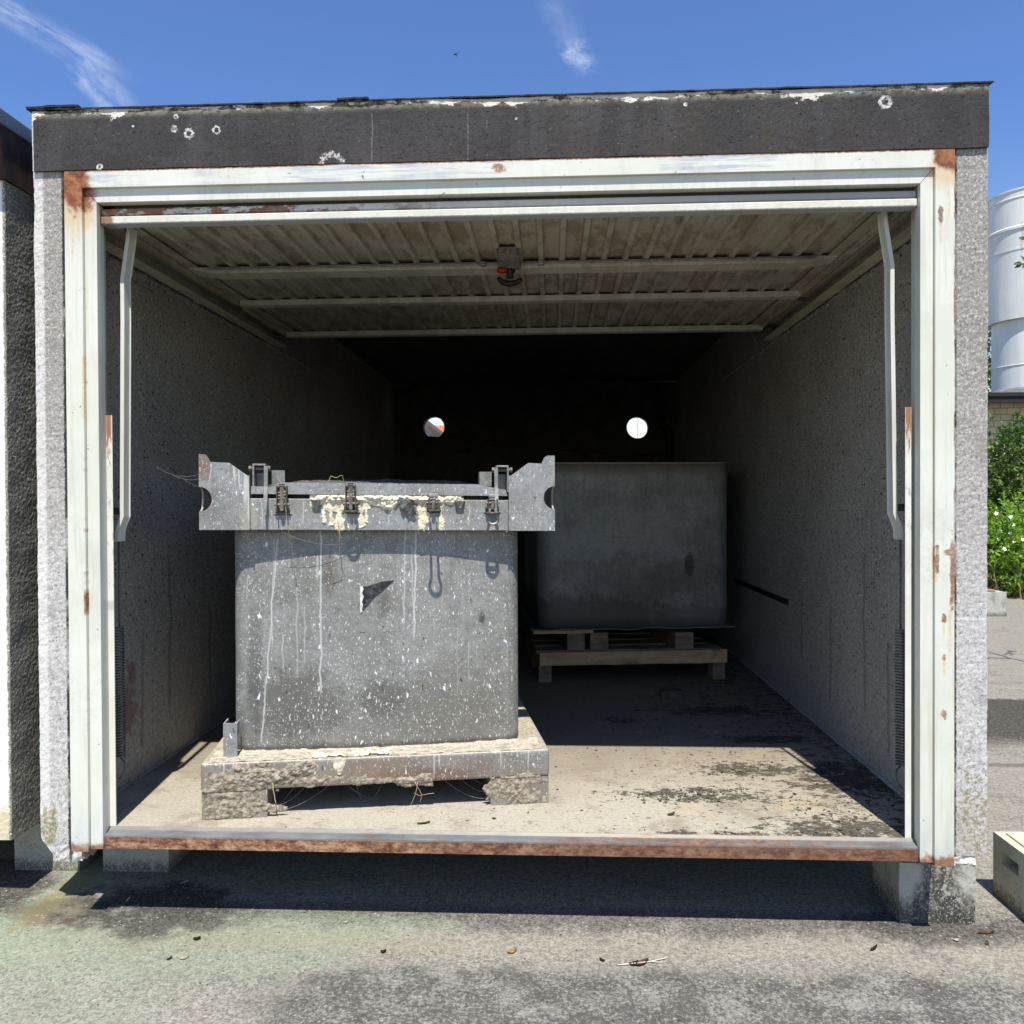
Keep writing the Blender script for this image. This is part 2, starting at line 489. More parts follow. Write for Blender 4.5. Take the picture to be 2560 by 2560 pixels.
def m_fascia():
    s = Mat('dark_grey_fascia_paint', rough=0.8, spec=0.2)
    f = s.noise(s.p, 120, 4, 0.8); g = s.noise(s.sc(0.7, 1, 1), 60, 4, 0.7); b = s.noise(s.p, 3.2, 5, 0.6)
    c = s.mix(s.ss(b, 0.3, 0.7), (0.040, 0.0385, 0.039), (0.062, 0.059, 0.059))
    c = s.mix(s.ss(f, 0.45, 0.62, 0.0, 0.6), c, (0.023, 0.022, 0.023))
    c = s.mix(s.mul(s.ss(s.noise(s.sc(1, 1, 0.12), 9, 4, 0.6), 0.52, 0.68), 0.4), c, (0.078, 0.075, 0.076))
    c = s.mix(s.mul(s.ss(s.noise(s.sc(1, 1, 0.25), 4.5, 5, 0.7), 0.56, 0.7), 0.5), c, (0.055, 0.048, 0.034))
    pit = s.flecks(48, 0.33, 0.17)
    c = s.mix(s.mul(pit, 0.55), c, (0.018, 0.018, 0.018))
    c = s.mix(s.mul(s.flecks(52, 0.12, 0.11), 0.4), c, (0.24, 0.23, 0.23))
    # white plaster where paint came off along the top edge
    n1 = s.noise(s.sc(0.6, 0, 1), 6.5, 8, 0.72)
    n0 = s.noise(s.sc(1, 0, 0), 1.7, 3, 0.6)
    top = s.add(s.m('SUBTRACT', 2.556, s.z), s.mul(s.m('SUBTRACT', 0.50, n1), 0.26), s.mul(s.m('SUBTRACT', 0.5, n0), 0.025), s.ss(s.m('ABSOLUTE', s.x), 1.36, 1.44, 0.0, 0.02))
    thin = s.ss(top, 0.009, 0.012, 1.0, 0.0)
    dirt = s.ss(s.noise(s.p, 60, 4, 0.7), 0.38, 0.58)
    c = s.mix(s.ss(s.m('SUBTRACT', 2.556, s.z), 0.008, 0.035, 0.75, 0.0), c, s.mix(dirt, (0.075, 0.07, 0.055), (0.27, 0.25, 0.19)))
    c = s.mix(s.mul(thin, s.ss(f, 0.25, 0.45, 0.5, 1.0)), c, s.mix(s.noise(s.p, 12, 3), (0.42, 0.36, 0.26), (0.80, 0.79, 0.76)))
    # lichen rings and paint spots
    for cx, cz, r, hole in ((-1.016, 2.526, 0.008, 0.3), (-1.022, 2.487, 0.011, 0.0), (-0.975, 2.472, 0.0165, 0.45), (-0.886, 2.480, 0.014, 0.55),
                            (-1.266, 2.374, 0.0105, 0.4), (1.182, 2.508, 0.020, 0.5), (-1.156, 2.499, 0.004, 0.0), (-0.52, 2.361, 0.040, 0.72), (0.58, 2.52, 0.006, 0.0), (0.06, 2.49, 0.004, 0)):
        v = s.vm('MULTIPLY', s.vm('SUBTRACT', s.p, (cx, 0, cz)), (1, 0, 1))
        d = s.add(s.m('DIVIDE', s.vm('LENGTH', v, out=1), r), s.mul(s.m('SUBTRACT', s.noise(s.p, 110, 4, 0.75), 0.5), 1.7))
        a = s.ss(d, 0.9, 1.05, 1.0, 0.0)
        if hole: a = s.mul(a, s.ss(d, hole - 0.1, hole + 0.15))
        c = s.mix(s.mul(a, s.ss(g, 0.40, 0.54, 0.25, 0.95)), c, (0.60, 0.60, 0.58))
    for x0, z1, z0 in ((0.31 - 0.34, 2.495, 2.47), (-0.09, 2.51, 2.36), (-0.39, 2.52, 2.36)):
        c = s.mix(s.mul(s.streak(x0, z1, z0, 0.0022, wob=0.006), 0.3, s.ss(f, 0.4, 0.55)), c, (0.35, 0.35, 0.35))
    sideL = s.ss(s.add(s.x, s.mul(s.m('SUBTRACT', g, 0.5), 0.012)), -1.484, -1.481, 1.0, 0.0)
    c = s.mix(s.mul(sideL, s.ss(g, 0.4, 0.6, 0.4, 1)), c, (0.72, 0.71, 0.70))
    s.col(c)
    s.bump(s.add(s.mul(g, 0.6), s.mul(f, 0.5), s.mul(pit, -0.7)), 0.5, 0.005)
    return s


def rust_col(s):
    n = s.noise(s.p, 42, 5, 0.7)
    return s.ramp(n, [(0.25, (0.075, 0.022, 0.012)), (0.45, (0.19, 0.060, 0.022)), (0.6, (0.32, 0.125, 0.045)), (0.78, (0.44, 0.22, 0.09))])


def m_frame():
    s = Mat('cream_white_steel_paint', rough=0.42, spec=0.4)
    b = s.noise(s.p, 4, 4, 0.6); f = s.noise(s.p, 90, 4, 0.7)
    c = s.mix(s.ss(b, 0.3, 0.7), (0.62, 0.625, 0.54), (0.68, 0.685, 0.625))
    # horizontal wear on the lintel: bluish metal showing through brush marks
    lint = s.ss(s.z, 2.262, 2.266)
    wv = s.noise(s.sc(0.09, 1, 1.6), 60, 5, 0.7); wz = s.noise(s.sc(1, 1, 0.6), 3.2, 4, 0.6)
    c = s.mix(s.mul(lint, s.ss(wv, 0.44, 0.58), s.ss(wz, 0.42, 0.56), 0.8), c, (0.36, 0.40, 0.49))
    # dirt streaks along the jambs
    jamb = s.ss(s.z, 2.22, 2.26, 1.0, 0.0)
    jv = s.noise(s.sc(1.6, 1, 0.06), 40, 4, 0.65)
    c = s.mix(s.mul(jamb, s.ss(jv, 0.50, 0.68), 0.45), c, (0.50, 0.48, 0.37))
    c = s.mix(s.mul(s.ss(s.noise(s.sc(1, 1, 0.5), 7, 7, 0.72), 0.52, 0.66), 0.3), c, (0.47, 0.46, 0.40))
    c = s.mix(s.mul(s.ss(s.noise(s.p, 3, 4, 0.6), 0.5, 0.65), s.ss(f, 0.50, 0.60), 0.35), c, (0.42, 0.42, 0.38))
    c = s.mix(s.mul(jamb, s.ss(s.z, 0.42, 0.26), s.ss(s.noise(s.sc(1, 1, 0.3), 18, 4, .6), 0.35, 0.65), 0.6), c, (0.45, 0.47, 0.50))
    # rust
    rl = s.mx(s.blob((-1.29, 0, 2.285), 0.042, (0.75, 0, 0.62), 0.7, 24, 0.2), s.mul(s.blob((-1.27, 0, 2.25), 0.045, (1, 0, 0.7), 0.8, 26, 0.3), 0.95))
    rr = s.mx(s.blob((1.305, 0, 2.30), 0.035, (0.85, 0, 0.7), 0.55, 26, 0.2), s.blob((1.325, 0, 2.285), 0.025, (1, 0, 0.6), 0.6, 26, 0.3))
    halo = s.mx(s.blob((-1.275, 0, 2.215), 0.05, (1, 0, 0.6), 0.7, 22, 0.5), s.blob((1.305, 0, 2.25), 0.04, (0.9, 0, 0.8), 0.6, 22, 0.5))
    bott = s.mul(s.ss(s.add(s.z, s.mul(s.m('SUBTRACT', s.noise(s.p, 30, 5, 0.7), 0.5), 0.09)), 0.245, 0.275, 1.0, 0.0), s.ss(s.z, 0.33, 0.3))
    spots = s.mx(s.blob((0.015, 0, 2.291), 0.014, (0.7, 0, 1), 1.0, 60, 0.3), s.blob((1.281, 0, 1.13), 0.010, (1.7, 0, 0.24), 0.9, 60), s.blob((1.3245, 0, 1.10), 0.012, (1.5, 0, 0.11), 0.9, 50), s.blob((1.316, 0, 1.15), 0.009, (0.6, 0, 0.8), 0.9, 70), s.blob((1.30, 0, 0.96), 0.006, (1, 0, .5), 1.0, 80), s.blob((1.30, 0, 0.68), 0.008, (1, 0, .7), 0.9, 80), s.blob((1.30, 0, 0.845), 0.006, (1, 0, .6), 0.9, 80), s.blob((1.29, 0, 2.13), 0.012, (1.6, 0, .5), 0.9, 50))
    gl = s.mul(s.ss(s.m('ABSOLUTE', s.add(s.x, 1.257)), 0.003, 0.006, 1.0, 0.0), s.ss(s.noise(s.sc(0, 0, 1), 3.4, 4, 0.7), 0.53, 0.60), jamb)
    ge = s.mul(s.ss(s.x, 1.3265, 1.3285), s.ss(s.noise(s.sc(0, 0, 1), 4.5, 5, 0.7), 0.46, 0.56), s.ss(s.z, 0.9, 1.1))
    tp = s.mul(s.ss(s.add(s.z, s.mul(s.m('SUBTRACT', f, 0.5), 0.006)), 2.3085, 2.3105), s.ss(s.noise(s.sc(1, 0, 0), 3.5, 5, 0.7), 0.36, 0.5))
    run = s.mx(*[s.streak(x0, z1, z1 - ln, 0.004, wob=0.008) for x0, z1, ln in ((1.275, 1.165, 0.10), (1.318, 1.02, 0.16), (1.30, 0.958, 0.05), (1.30, 0.84, 0.05), (1.29, 2.125, 0.08), (-1.285, 2.20, 0.16), (-1.265, 2.20, 0.10), (1.312, 2.24, 0.12), (-1.257, 1.75, 0.2))])
    halo = s.mx(halo, s.mul(run, s.ss(f, 0.3, 0.6)))
    c = s.mix(s.mul(halo, 0.6), c, (0.60, 0.39, 0.17))
    rc = rust_col(s)
    c = s.mix(s.mul(s.mx(gl, ge, tp, s.mul(spots, 0.85)), s.ss(f, 0.30, 0.52, 0.5, 1.0)), c, rc)
    c = s.mix(s.mx(rl, rr, s.mul(bott, 0.9)), c, rc)
    # chips
    c = s.mix(s.mul(s.flecks(40, 0.035, 0.12), 0.85), c, (0.12, 0.11, 0.10))
    s.col(c)
    s.rough(s.ss(b, 0.3, 0.7, 0.35, 0.5))
    s.bump(s.noise(s.sc(1, 1, 0.4), 14, 4, 0.6), 0.12, 0.008)
    return s


def m_doorpaint(name, dirty, rusty=0.0, base=(0.60, 0.585, 0.48)):
    s = Mat(name, rough=0.6, spec=0.3)
    b = s.noise(s.sc(1, 0.5, 1), 6, 5, 0.7); f = s.noise(s.p, 60, 5, 0.7)
    c = s.mix(s.ss(f, 0.3, 0.7, 0, 0.3), base, tuple(v * 0.8 for v in base))
    if dirty:
        n = s.noise(s.sc(1.4, 0.6, 1), 9, 7, 0.72, 0.4)
        c = s.mix(s.ss(n, 0.46, 0.56, 0.0, dirty), c, s.mix(s.noise(s.p, 24, 4), (0.16, 0.11, 0.068), (0.28, 0.22, 0.145)))
        c = s.mix(s.mul(s.ss(s.noise(s.sc(3, 0.3, 1), 14, 5, 0.7), 0.55, 0.7), dirty * 0.6), c, (0.12, 0.10, 0.07))
    if rusty:
        rz = s.mul(s.ss(s.add(s.x, s.mul(s.m('SUBTRACT', b, 0.5), 1.0)), -0.75, 0.15, 1.0, 0.0), s.ss(s.z, 2.1842, 2.1871))
        rr = s.ss(s.add(s.noise(s.sc(0.5, 1, 1), 34, 6, 0.7), s.mul(rz, 0.16)), 0.60, 0.66)
        rr = s.mx(s.mul(rr, rz), s.mul(s.ss(s.noise(s.sc(0.6, 1, 1), 13, 5, 0.7), 0.66, 0.72), s.ss(s.z, 2.1842, 2.1871), s.ss(s.x, 0.3, 0.5, 1, 0)), s.blob((-1.205, 0, 2.168), 0.03, (1, 0, 1), .8, 40))
        c = s.mix(s.mul(rr, 0.9), c, rust_col(s))
        low = s.ss(s.add(s.z, s.mul(s.m('SUBTRACT', f, 0.5), 0.016)), 2.162, 2.1658, 1.0, 0.0)
        c = s.mix(s.mul(low, 0.7), c, (0.26, 0.28, 0.32))
        c = s.mix(s.mul(s.ss(s.z, 2.1851, 2.19), s.ss(s.x, 0.1, 0.9), 0.7), c, (0.30, 0.31, 0.31))  # lintel shade on the upper roll, put into the colour towards the right
    s.col(c)
    s.bump(f, 0.2, 0.003)
    return s


def m_inner():
    s = Mat('dark_exposed_concrete', rough=0.93, spec=0.15)
    f = s.noise(s.p, 85, 4, 0.85); g = s.noise(s.p, 45, 5, 0.8); b = s.noise(s.p, 2.5, 5, 0.6)
    c = s.mix(s.ss(b, 0.3, 0.7), (0.32, 0.308, 0.283), (0.405, 0.39, 0.36))
    c = s.mix(s.ss(f, 0.45, 0.60, 0.0, 0.6), c, (0.18, 0.172, 0.155))
    c = s.mix(s.mul(s.flecks(70, 0.40, 0.30), 0.7), c, (0.62, 0.59, 0.54))
    c = s.mix(s.mul(s.flecks(52, 0.30, 0.24), 0.9), c, (0.045, 0.043, 0.04))
    lo = s.ss(s.add(s.z, s.mul(s.m('SUBTRACT', b, 0.5), 0.6)), 0.3, 0.95, 1.0, 0.0)
    c = s.mix(s.mul(lo, 0.5), c, s.mix(s.ss(g, 0.42, 0.58), (0.33, 0.315, 0.285), (0.54, 0.515, 0.47)))
    for x0, z1, z0 in ((1.0, 0.85, 0.45), (0.62, 1.1, 0.5), (0.4, 0.8, 0.4), (1.4, 0.9, 0.55)):
        c = s.mix(s.mul(s.streak(x0, z1, z0, 0.012, axis='y', wob=0.03), 0.4), c, (0.09, 0.09, 0.088))
    left = s.ss(s.x, -0.2, 0.0, 1.0, 0.0)
    red = s.mx(s.blob(KP((0, 0.41, 0.53)) * 1.0, 0.065, (0, 0.8, 0.75), 1.1, 26, 0.5), s.blob(KP((0, 0.45, 0.66)), 0.032, (0, 1.2, 0.6), 1.1, 30, 0.5))
    c = s.mix(s.mul(left, red, 0.55), c, (0.15, 0.035, 0.04))
    s.col(c)
    s.bump(s.add(f, g), 0.6, 0.007)
    return s


def m_floor():
    s = Mat('dusty_concrete_floor', rough=0.9, spec=0.2)
    f = s.noise(s.p, 95, 4, 0.8); b = s.noise(s.p, 2.4, 5, 0.6); g = s.noise(s.sc(0.9, 1.3, 1), 30, 7, 0.75)
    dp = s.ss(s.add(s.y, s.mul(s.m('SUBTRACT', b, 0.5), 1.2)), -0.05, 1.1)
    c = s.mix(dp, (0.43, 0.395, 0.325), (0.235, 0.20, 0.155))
    c = s.mix(s.ss(f, 0.44, 0.62, 0.0, 0.35), c, (0.20, 0.17, 0.13))
    c = s.mix(s.mul(s.ss(s.noise(s.p, 6, 7, 0.72), 0.48, 0.64), 0.55), c, (0.22, 0.18, 0.135))
    c = s.mix(s.mul(s.ss(s.noise(s.p, 3.5, 5, 0.7), 0.56, 0.66), s.ss(s.x, 0.0, 0.8), 0.4), c, (0.42, 0.33, 0.20))
    c = s.mix(s.mul(s.ss(g, 0.58, 0.66), 0.55), c, (0.11, 0.092, 0.07))
    # leaf dirt: more of it towards the right wall and the back
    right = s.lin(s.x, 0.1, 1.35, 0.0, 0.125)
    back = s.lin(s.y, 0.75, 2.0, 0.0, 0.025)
    dn_ = s.noise(s.sc(0.9, 1.35, 1), 17, 9, 0.8)
    sp = None
    for x0, y0, r, ax, k in ((0.906, 0.684, 0.15, (0.8, 1.9, 0), 1.0), (0.66, 0.40, 0.19, (0.75, 2.6, 0), 1.0), (1.27, 0.6, 0.17, (1, 1, 0), 1.0), (1.1, 0.10, 0.18, (0.7, 2, 0), 0.9), (0.5, 1.4, 0.11, (0.8, 2.4, 0), 1.0), (1.1, 1.1, 0.1, (0.6, 2.2, 0), 1.0), (0.75, 0.03, 0.25, (0.7, 6, 0), 0.8), (0.95, 1.6, 0.2, (0.7, 2, 0), 0.8)):
        q = KP((x0, y0, FZ0)); q.z = 0
        a_ = s.mul(s.blob(q, r, ax, 0.7, None, 0.6), k)
        sp = a_ if sp is None else s.mx(sp, a_)
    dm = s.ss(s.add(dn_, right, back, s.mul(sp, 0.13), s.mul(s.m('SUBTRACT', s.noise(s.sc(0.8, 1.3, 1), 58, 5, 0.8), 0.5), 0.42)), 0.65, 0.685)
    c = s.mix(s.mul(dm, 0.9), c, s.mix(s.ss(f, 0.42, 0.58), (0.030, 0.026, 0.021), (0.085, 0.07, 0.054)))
    c = s.mix(s.mul(s.flecks(40, 0.22, 0.2, (0.7, 1.3), flat=True), s.lin(s.x, -0.5, 1.0, 0.1, 0.9)), c, (0.045, 0.037, 0.028))
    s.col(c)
    s.bump(s.add(f, s.mul(g, 0.6), s.mul(dm, 1.2)), 0.5, 0.006)
    return s


def m_sill():
    s = Mat('galvanized_sill', rough=0.5, spec=0.4)
    n = s.noise(s.sc(0.4, 1, 1), 55, 6, 0.72); b = s.noise(s.sc(1, 0, 0), 2.2, 4, 0.6)
    galv = s.mix(s.ss(s.noise(s.sc(0.3, 1, 1), 30, 4, 0.6), 0.3, 0.7), (0.105, 0.112, 0.12), (0.17, 0.178, 0.185))
    edge = s.add(s.m('SUBTRACT', s.z, 0.2745), s.mul(s.m('SUBTRACT', n, 0.5), 0.012))
    rz = s.ss(edge, 0.0, 0.003, 1.0, 0.0)
    rpatch = s.mul(s.blob((0.62, 0, 0), 0.42, (1, 0, 0), 0.5, 3, 0.5), s.ss(n, 0.36, 0.6))
    rustc = s.ramp(s.noise(s.sc(0.55, 1, 1), 60, 7, 0.75), [(0.34, (0.055, 0.022, 0.016)), (0.43, (0.16, 0.062, 0.034)), (0.50, (0.27, 0.135, 0.075)), (0.60, (0.42, 0.275, 0.17))])
    rightd = s.mix(s.mul(s.ss(s.x, -0.6, 0.5), 0.55), rustc, (0.125, 0.058, 0.040))
    c = s.mix(s.mx(rz, s.mul(rpatch, 0.8)), galv, rightd)
    band = s.mul(s.ss(s.m('ABSOLUTE', edge), 0.001, 0.006, 0.6, 0.0), 0.9)
    c = s.mix(band, c, (0.10, 0.065, 0.045))
    dust = s.ss(s.add(s.y, s.mul(s.m('SUBTRACT', n, 0.5), 0.03)), -0.088, -0.074)
    c = s.mix(s.mul(dust, 0.6), c, (0.26, 0.225, 0.175))
    c = s.mix(s.mul(s.ss(s.noise(s.sc(0.25, 1, 1), 26, 6, 0.75), 0.52, 0.64), s.ss(s.noise(s.sc(1, 0, 0), 3.1, 4, 0.6), 0.42, 0.6), 0.75), c, (0.12, 0.062, 0.038))
    s.col(c)
    s.rough(s.m('MULTIPLY_ADD', rz, 0.4, 0.45))
    s.bump(n, 0.25, 0.003)
    return s


def m_galv(name, seed=0.0, base=((0.185, 0.184, 0.174), (0.265, 0.264, 0.252)), dens=0.40, dirt=0.5, drips=(), blobs=(), top_dust=0.0, metal=0.25, bfine=3.0, bsoft=0.45):
    """dull galvanized sheet with bird droppings, runs and grime"""
    s = Mat(name, coord='object', rough=0.65, metal=metal, spec=0.3)
    b = s.noise(s.p, 5, 6, 0.72); f = s.noise(s.p, 85, 4, 0.85); sp = s.vor(s.p, 42)['Color']
    c = s.mix(s.ss(b, 0.34, 0.66), *base)
    c = s.mix(s.ss(s.noise(s.p, 17, 7, 0.78), 0.44, 0.60, 0.0, 0.45), c, (0.33, 0.332, 0.32))
    c = s.mix(s.mul(s.sep(sp)[0], 0.2), c, (0.38, 0.385, 0.38))
    run = s.noise(s.sc(1, 1, 0.05), 62, 5, 0.7); run2 = s.noise(s.sc(1, 1, 0.07), 38, 5, 0.7); big = s.noise(s.p, 4.2, 5, 0.65)
    c = s.mix(s.mul(s.ss(run, 0.52, 0.70), s.ss(big, 0.38, 0.62), 0.42), c, (0.43, 0.43, 0.41))
    c = s.mix(s.mul(s.ss(run2, 0.54, 0.70), s.ss(s.noise(s.p, 3.1, 4, 0.6), 0.42, 0.62), 0.5), c, (0.11, 0.105, 0.09))
    c = s.mix(s.mul(s.ss(s.noise(s.p, 3.4, 8, 0.74), 0.46, 0.62), dirt), c, (0.145, 0.135, 0.11))
    c = s.mix(s.ss(f, 0.50, 0.64, 0, 0.5), c, (0.115, 0.11, 0.098))
    c = s.mix(s.ss(s.noise(s.p, 55, 5, 0.85), 0.54, 0.62, 0, 0.4), c, (0.35, 0.35, 0.335))
    for ctr, r, ax, k, colr in blobs:
        c = s.mix(s.mul(s.blob(ctr, r, ax, 0.8, bfine / r, bsoft), k), c, colr)
    if dens:
        dm = s.ss(s.noise(s.p, 6.5, 5, 0.7), 0.34, 0.66, 0.18, 1.35)
        dm2 = s.ss(s.noise(s.vm('ADD', s.p, (3.1, 1.7, 2.2)), 8, 5, 0.7), 0.38, 0.62, 0.1, 1.3)
        dull = s.mix(s.noise(s.p, 30, 3, 0.6), (0.44, 0.44, 0.43), (0.80, 0.80, 0.80))
        c = s.mix(s.mul(s.flecks(140, s.mul(dm2, dens), 0.25, (1, 0.6)), 0.5), c, dull)
        c = s.mix(s.mul(s.flecks(85, s.mul(dm, dens), 0.19, (1, 0.5), 0.85), 0.8), c, dull)
        c = s.mix(s.mul(s.flecks(52, s.mul(dm2, dens * 0.5), 0.14, (1, 0.42), 0.9), 0.95), c, WHITE_FLECK)
        c = s.mix(s.mul(s.flecks(30, s.mul(dm, dens * 0.3), 0.13, (1, 0.6), 0.9), 0.95), c, WHITE_FLECK)
        c = s.mix(s.mul(s.flecks(28, 0.09, 0.12, (1, 0.6)), 0.7), c, (0.05, 0.045, 0.04))
    for x0, z1, z0, wd, k, ln in drips:
        c = s.mix(s.mul(s.streak(x0, z1, z0, wd, lean=ln), k, s.ss(f, 0.3, 0.5, 0.55, 1.0)), c, (0.52, 0.53, 0.52))
    if top_dust:
        nz = s.sep(s.N.new('ShaderNodeNewGeometry').outputs['Normal'])[2]
        t = s.mul(s.ss(nz, 0.4, 0.9), s.ss(s.add(f, s.mul(b, 0.4)), 0.35, 0.65, 0.55, 1.0))
        c = s.mix(s.mul(t, top_dust), c, s.mix(s.ss(s.noise(s.p, 75, 4, 0.7), 0.4, 0.6), (0.34, 0.295, 0.225), (0.54, 0.49, 0.40)))
    s.col(c)
    s.bump(f, 0.2, 0.003)
    return s


def m_simple(name, c1, c2, scale=20, rough=0.8, coord='object', spec=0.3, metal=0.0, stretch=(1, 1, 1), bump=0.2, detail=5, lo=0.35, hi=0.65):
    s = Mat(name, coord=coord, rough=rough, spec=spec, metal=metal)
    n = s.noise(s.sc(*stretch), scale, detail, 0.65)
    s.col(s.mix(s.ss(n, lo, hi), c1, c2))
    if bump: s.bump(n, bump, 0.004)
    return s


def m_wood(name, c1, c2):
    s = Mat(name, coord='object', rough=0.8, spec=0.2)
    n = s.noise(s.sc(0.12, 1, 1), 45, 6, 0.65, 0.6); k = s.noise(s.p, 6, 4, 0.6)
    c = s.mix(s.ss(n, 0.35, 0.65), c1, c2)
    c = s.mix(s.mul(s.ss(k, 0.52, 0.68), 0.6), c, tuple(v * 0.35 for v in c1))
    s.col(c); s.bump(n, 0.3, 0.003)
    return s


def m_block(name, base=(0.42, 0.41, 0.37), moss=0.5, dirt=0.6, z0=0.0, zh=0.2, blobs=()):
    s = Mat(name, coord='world', rough=0.92, spec=0.15)
    f = s.noise(s.p, 150, 4, 0.7); b = s.noise(s.p, 9, 5, 0.65); g = s.noise(s.p, 45, 4, 0.7)
    c = s.mix(s.ss(f, 0.38, 0.65, 0.0, 0.55), base, tuple(v * 0.55 for v in base))
    c = s.mix(s.mul(s.ss(s.noise(s.sc(1, 1, 0.35), 14, 5, 0.65), 0.48, 0.66), dirt), c, (0.075, 0.072, 0.062))
    low = s.ss(s.add(s.z, s.mul(s.m('SUBTRACT', g, 0.5), 0.11)), z0 + 0.01, z0 + 0.06, 1.0, 0.0)
    c = s.mix(s.mul(low, 0.8), c, s.mix(s.ss(f, 0.4, 0.55), (0.03, 0.03, 0.026), (0.12, 0.115, 0.095)))
    c = s.mix(s.mul(s.ss(b, 0.5, 0.7), moss), c, (0.23, 0.22, 0.10))
    for ctr, r, ax, k in blobs:
        c = s.mix(s.mul(s.blob(ctr, r, ax, 0.9, 30, 0.7), s.ss(g, 0.36, 0.52, 0.2, 1.0), k), c, (0.045, 0.044, 0.038))
    c = s.mix(s.mul(s.ss(f, 0.54, 0.62), 0.5), c, (0.62, 0.61, 0.57))
    c = s.mix(s.mul(s.flecks(85, 0.15, 0.25), 0.6), c, (0.06, 0.06, 0.055))
    s.col(c); s.bump(s.add(f, g), 0.4, 0.004)
    return s


def m_pebble():
    s = Mat('pebbledash_render', rough=0.9, spec=0.25)
    g = s.noise(s.p, 85, 4, 0.8); b = s.noise(s.p, 4, 4, 0.6)
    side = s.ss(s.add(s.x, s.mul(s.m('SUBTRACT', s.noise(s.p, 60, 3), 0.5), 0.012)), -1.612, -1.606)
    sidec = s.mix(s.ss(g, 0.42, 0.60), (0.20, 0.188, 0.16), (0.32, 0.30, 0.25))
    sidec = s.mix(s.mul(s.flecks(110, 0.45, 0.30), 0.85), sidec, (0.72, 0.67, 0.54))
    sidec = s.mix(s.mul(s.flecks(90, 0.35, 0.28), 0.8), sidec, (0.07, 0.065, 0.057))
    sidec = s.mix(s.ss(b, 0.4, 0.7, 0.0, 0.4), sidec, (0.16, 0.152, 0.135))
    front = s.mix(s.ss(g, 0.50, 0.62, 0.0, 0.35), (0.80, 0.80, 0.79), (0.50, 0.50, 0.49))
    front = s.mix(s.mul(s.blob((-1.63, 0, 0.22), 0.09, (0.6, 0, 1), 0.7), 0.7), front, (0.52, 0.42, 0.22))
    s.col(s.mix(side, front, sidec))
    s.bump(g, 0.3, 0.005)
    return s


def m_leaf(name, c1, c2, c3, trans=0.3):
    s = Mat(name, coord='object', rough=0.5, spec=0.35)
    n = s.noise(s.p, 5, 3, 0.6); r = s.vor(s.p, 14)['Color']
    s.col(s.mix(s.mul(s.sep(r)[0], 0.6), s.mix(s.ss(n, 0.35, 0.65), c1, c2), c3))
    tr = s.N.new('ShaderNodeBsdfTranslucent'); s.put(tr.inputs[0], tuple(min(1, v * 1.6) for v in c2))
    mx = s.N.new('ShaderNodeMixShader'); mx.inputs[0].default_value = trans
    s.L.new(s.b.outputs[0], mx.inputs[1]); s.L.new(tr.outputs[0], mx.inputs[2])
    out = [n for n in s.N if n.type == 'OUTPUT_MATERIAL'][0]
    s.L.new(mx.outputs[0], out.inputs[0])
    return s


def m_brick():
    s = Mat('sand_lime_brick', rough=0.9, spec=0.2)
    n = s.N.new('ShaderNodeTexBrick')
    s.put(n.inputs['Vector'], s.comb(s.x, s.z, 0.0))
    s.put(n.inputs['Color1'], (0.56, 0.49, 0.32)); s.put(n.inputs['Color2'], (0.45, 0.39, 0.25)); s.put(n.inputs['Mortar'], (0.20, 0.175, 0.12))
    n.inputs['Scale'].default_value = 1.0; n.inputs['Mortar Size'].default_value = 0.008
    n.inputs['Brick Width'].default_value = 0.25; n.inputs['Row Height'].default_value = 0.125
    c = s.mix(s.mul(s.ss(s.noise(s.p, 5, 5, 0.65), 0.45, 0.7), 0.5), n.outputs[0], (0.20, 0.17, 0.11))
    s.col(c); s.bump(n.outputs[1], -0.4, 0.01)
    return s


def m_rooftile():
    s = Mat('red_roof_tiles', rough=0.8, spec=0.2)
    n = s.N.new('ShaderNodeTexBrick')
    s.put(n.inputs['Vector'], s.comb(s.x, s.z, 0.0))
    s.put(n.inputs['Color1'], (0.52, 0.20, 0.12)); s.put(n.inputs['Color2'], (0.42, 0.14, 0.08)); s.put(n.inputs['Mortar'], (0.22, 0.075, 0.045))
    n.inputs['Scale'].default_value = 1.0; n.inputs['Mortar Size'].default_value = 0.012
    n.inputs['Brick Width'].default_value = 0.24; n.inputs['Row Height'].default_value = 0.11
    s.col(n.outputs[0])
    return s


def m_crackwall():
    s = Mat('white_rendered_wall', rough=0.9, spec=0.2)
    n = s.noise(s.sc(0, 0, 1), 7, 4, 0.6)
    d = s.m('ABSOLUTE', s.m('SUBTRACT', s.m('SUBTRACT', s.x, 1.30), s.mul(s.m('SUBTRACT', n, 0.5), 0.10)))
    c = s.mix(s.ss(s.noise(s.p, 3, 4), 0.3, 0.7), (0.72, 0.71, 0.68), (0.80, 0.79, 0.77))
    s.col(s.mix(s.ss(d, 0.003, 0.009, 0.75, 0.0), c, (0.40, 0.36, 0.30)))
    return s


def m_duct():
    s = Mat('pale_grey_duct_paint', rough=0.5, spec=0.4)
    n = s.noise(s.sc(1, 1, 0.12), 6, 5, 0.65)
    c = s.mix(s.ss(n, 0.35, 0.7), (0.70, 0.715, 0.70), (0.60, 0.615, 0.60))
    rs = s.mx(s.mul(s.streak(9.25, 6.36, 5.9, 0.03, wob=0.05), 0.5), s.mul(s.streak(9.62, 6.9, 6.3, 0.02, wob=0.05), 0.5), s.mul(s.streak(9.9, 6.88, 6.5, 0.02, wob=0.05), 0.6))
    c = s.mix(rs, c, (0.45, 0.30, 0.14))
    s.col(c); s.bump(s.noise(s.p, 1.5, 2), 0.08, 0.1)
    return s


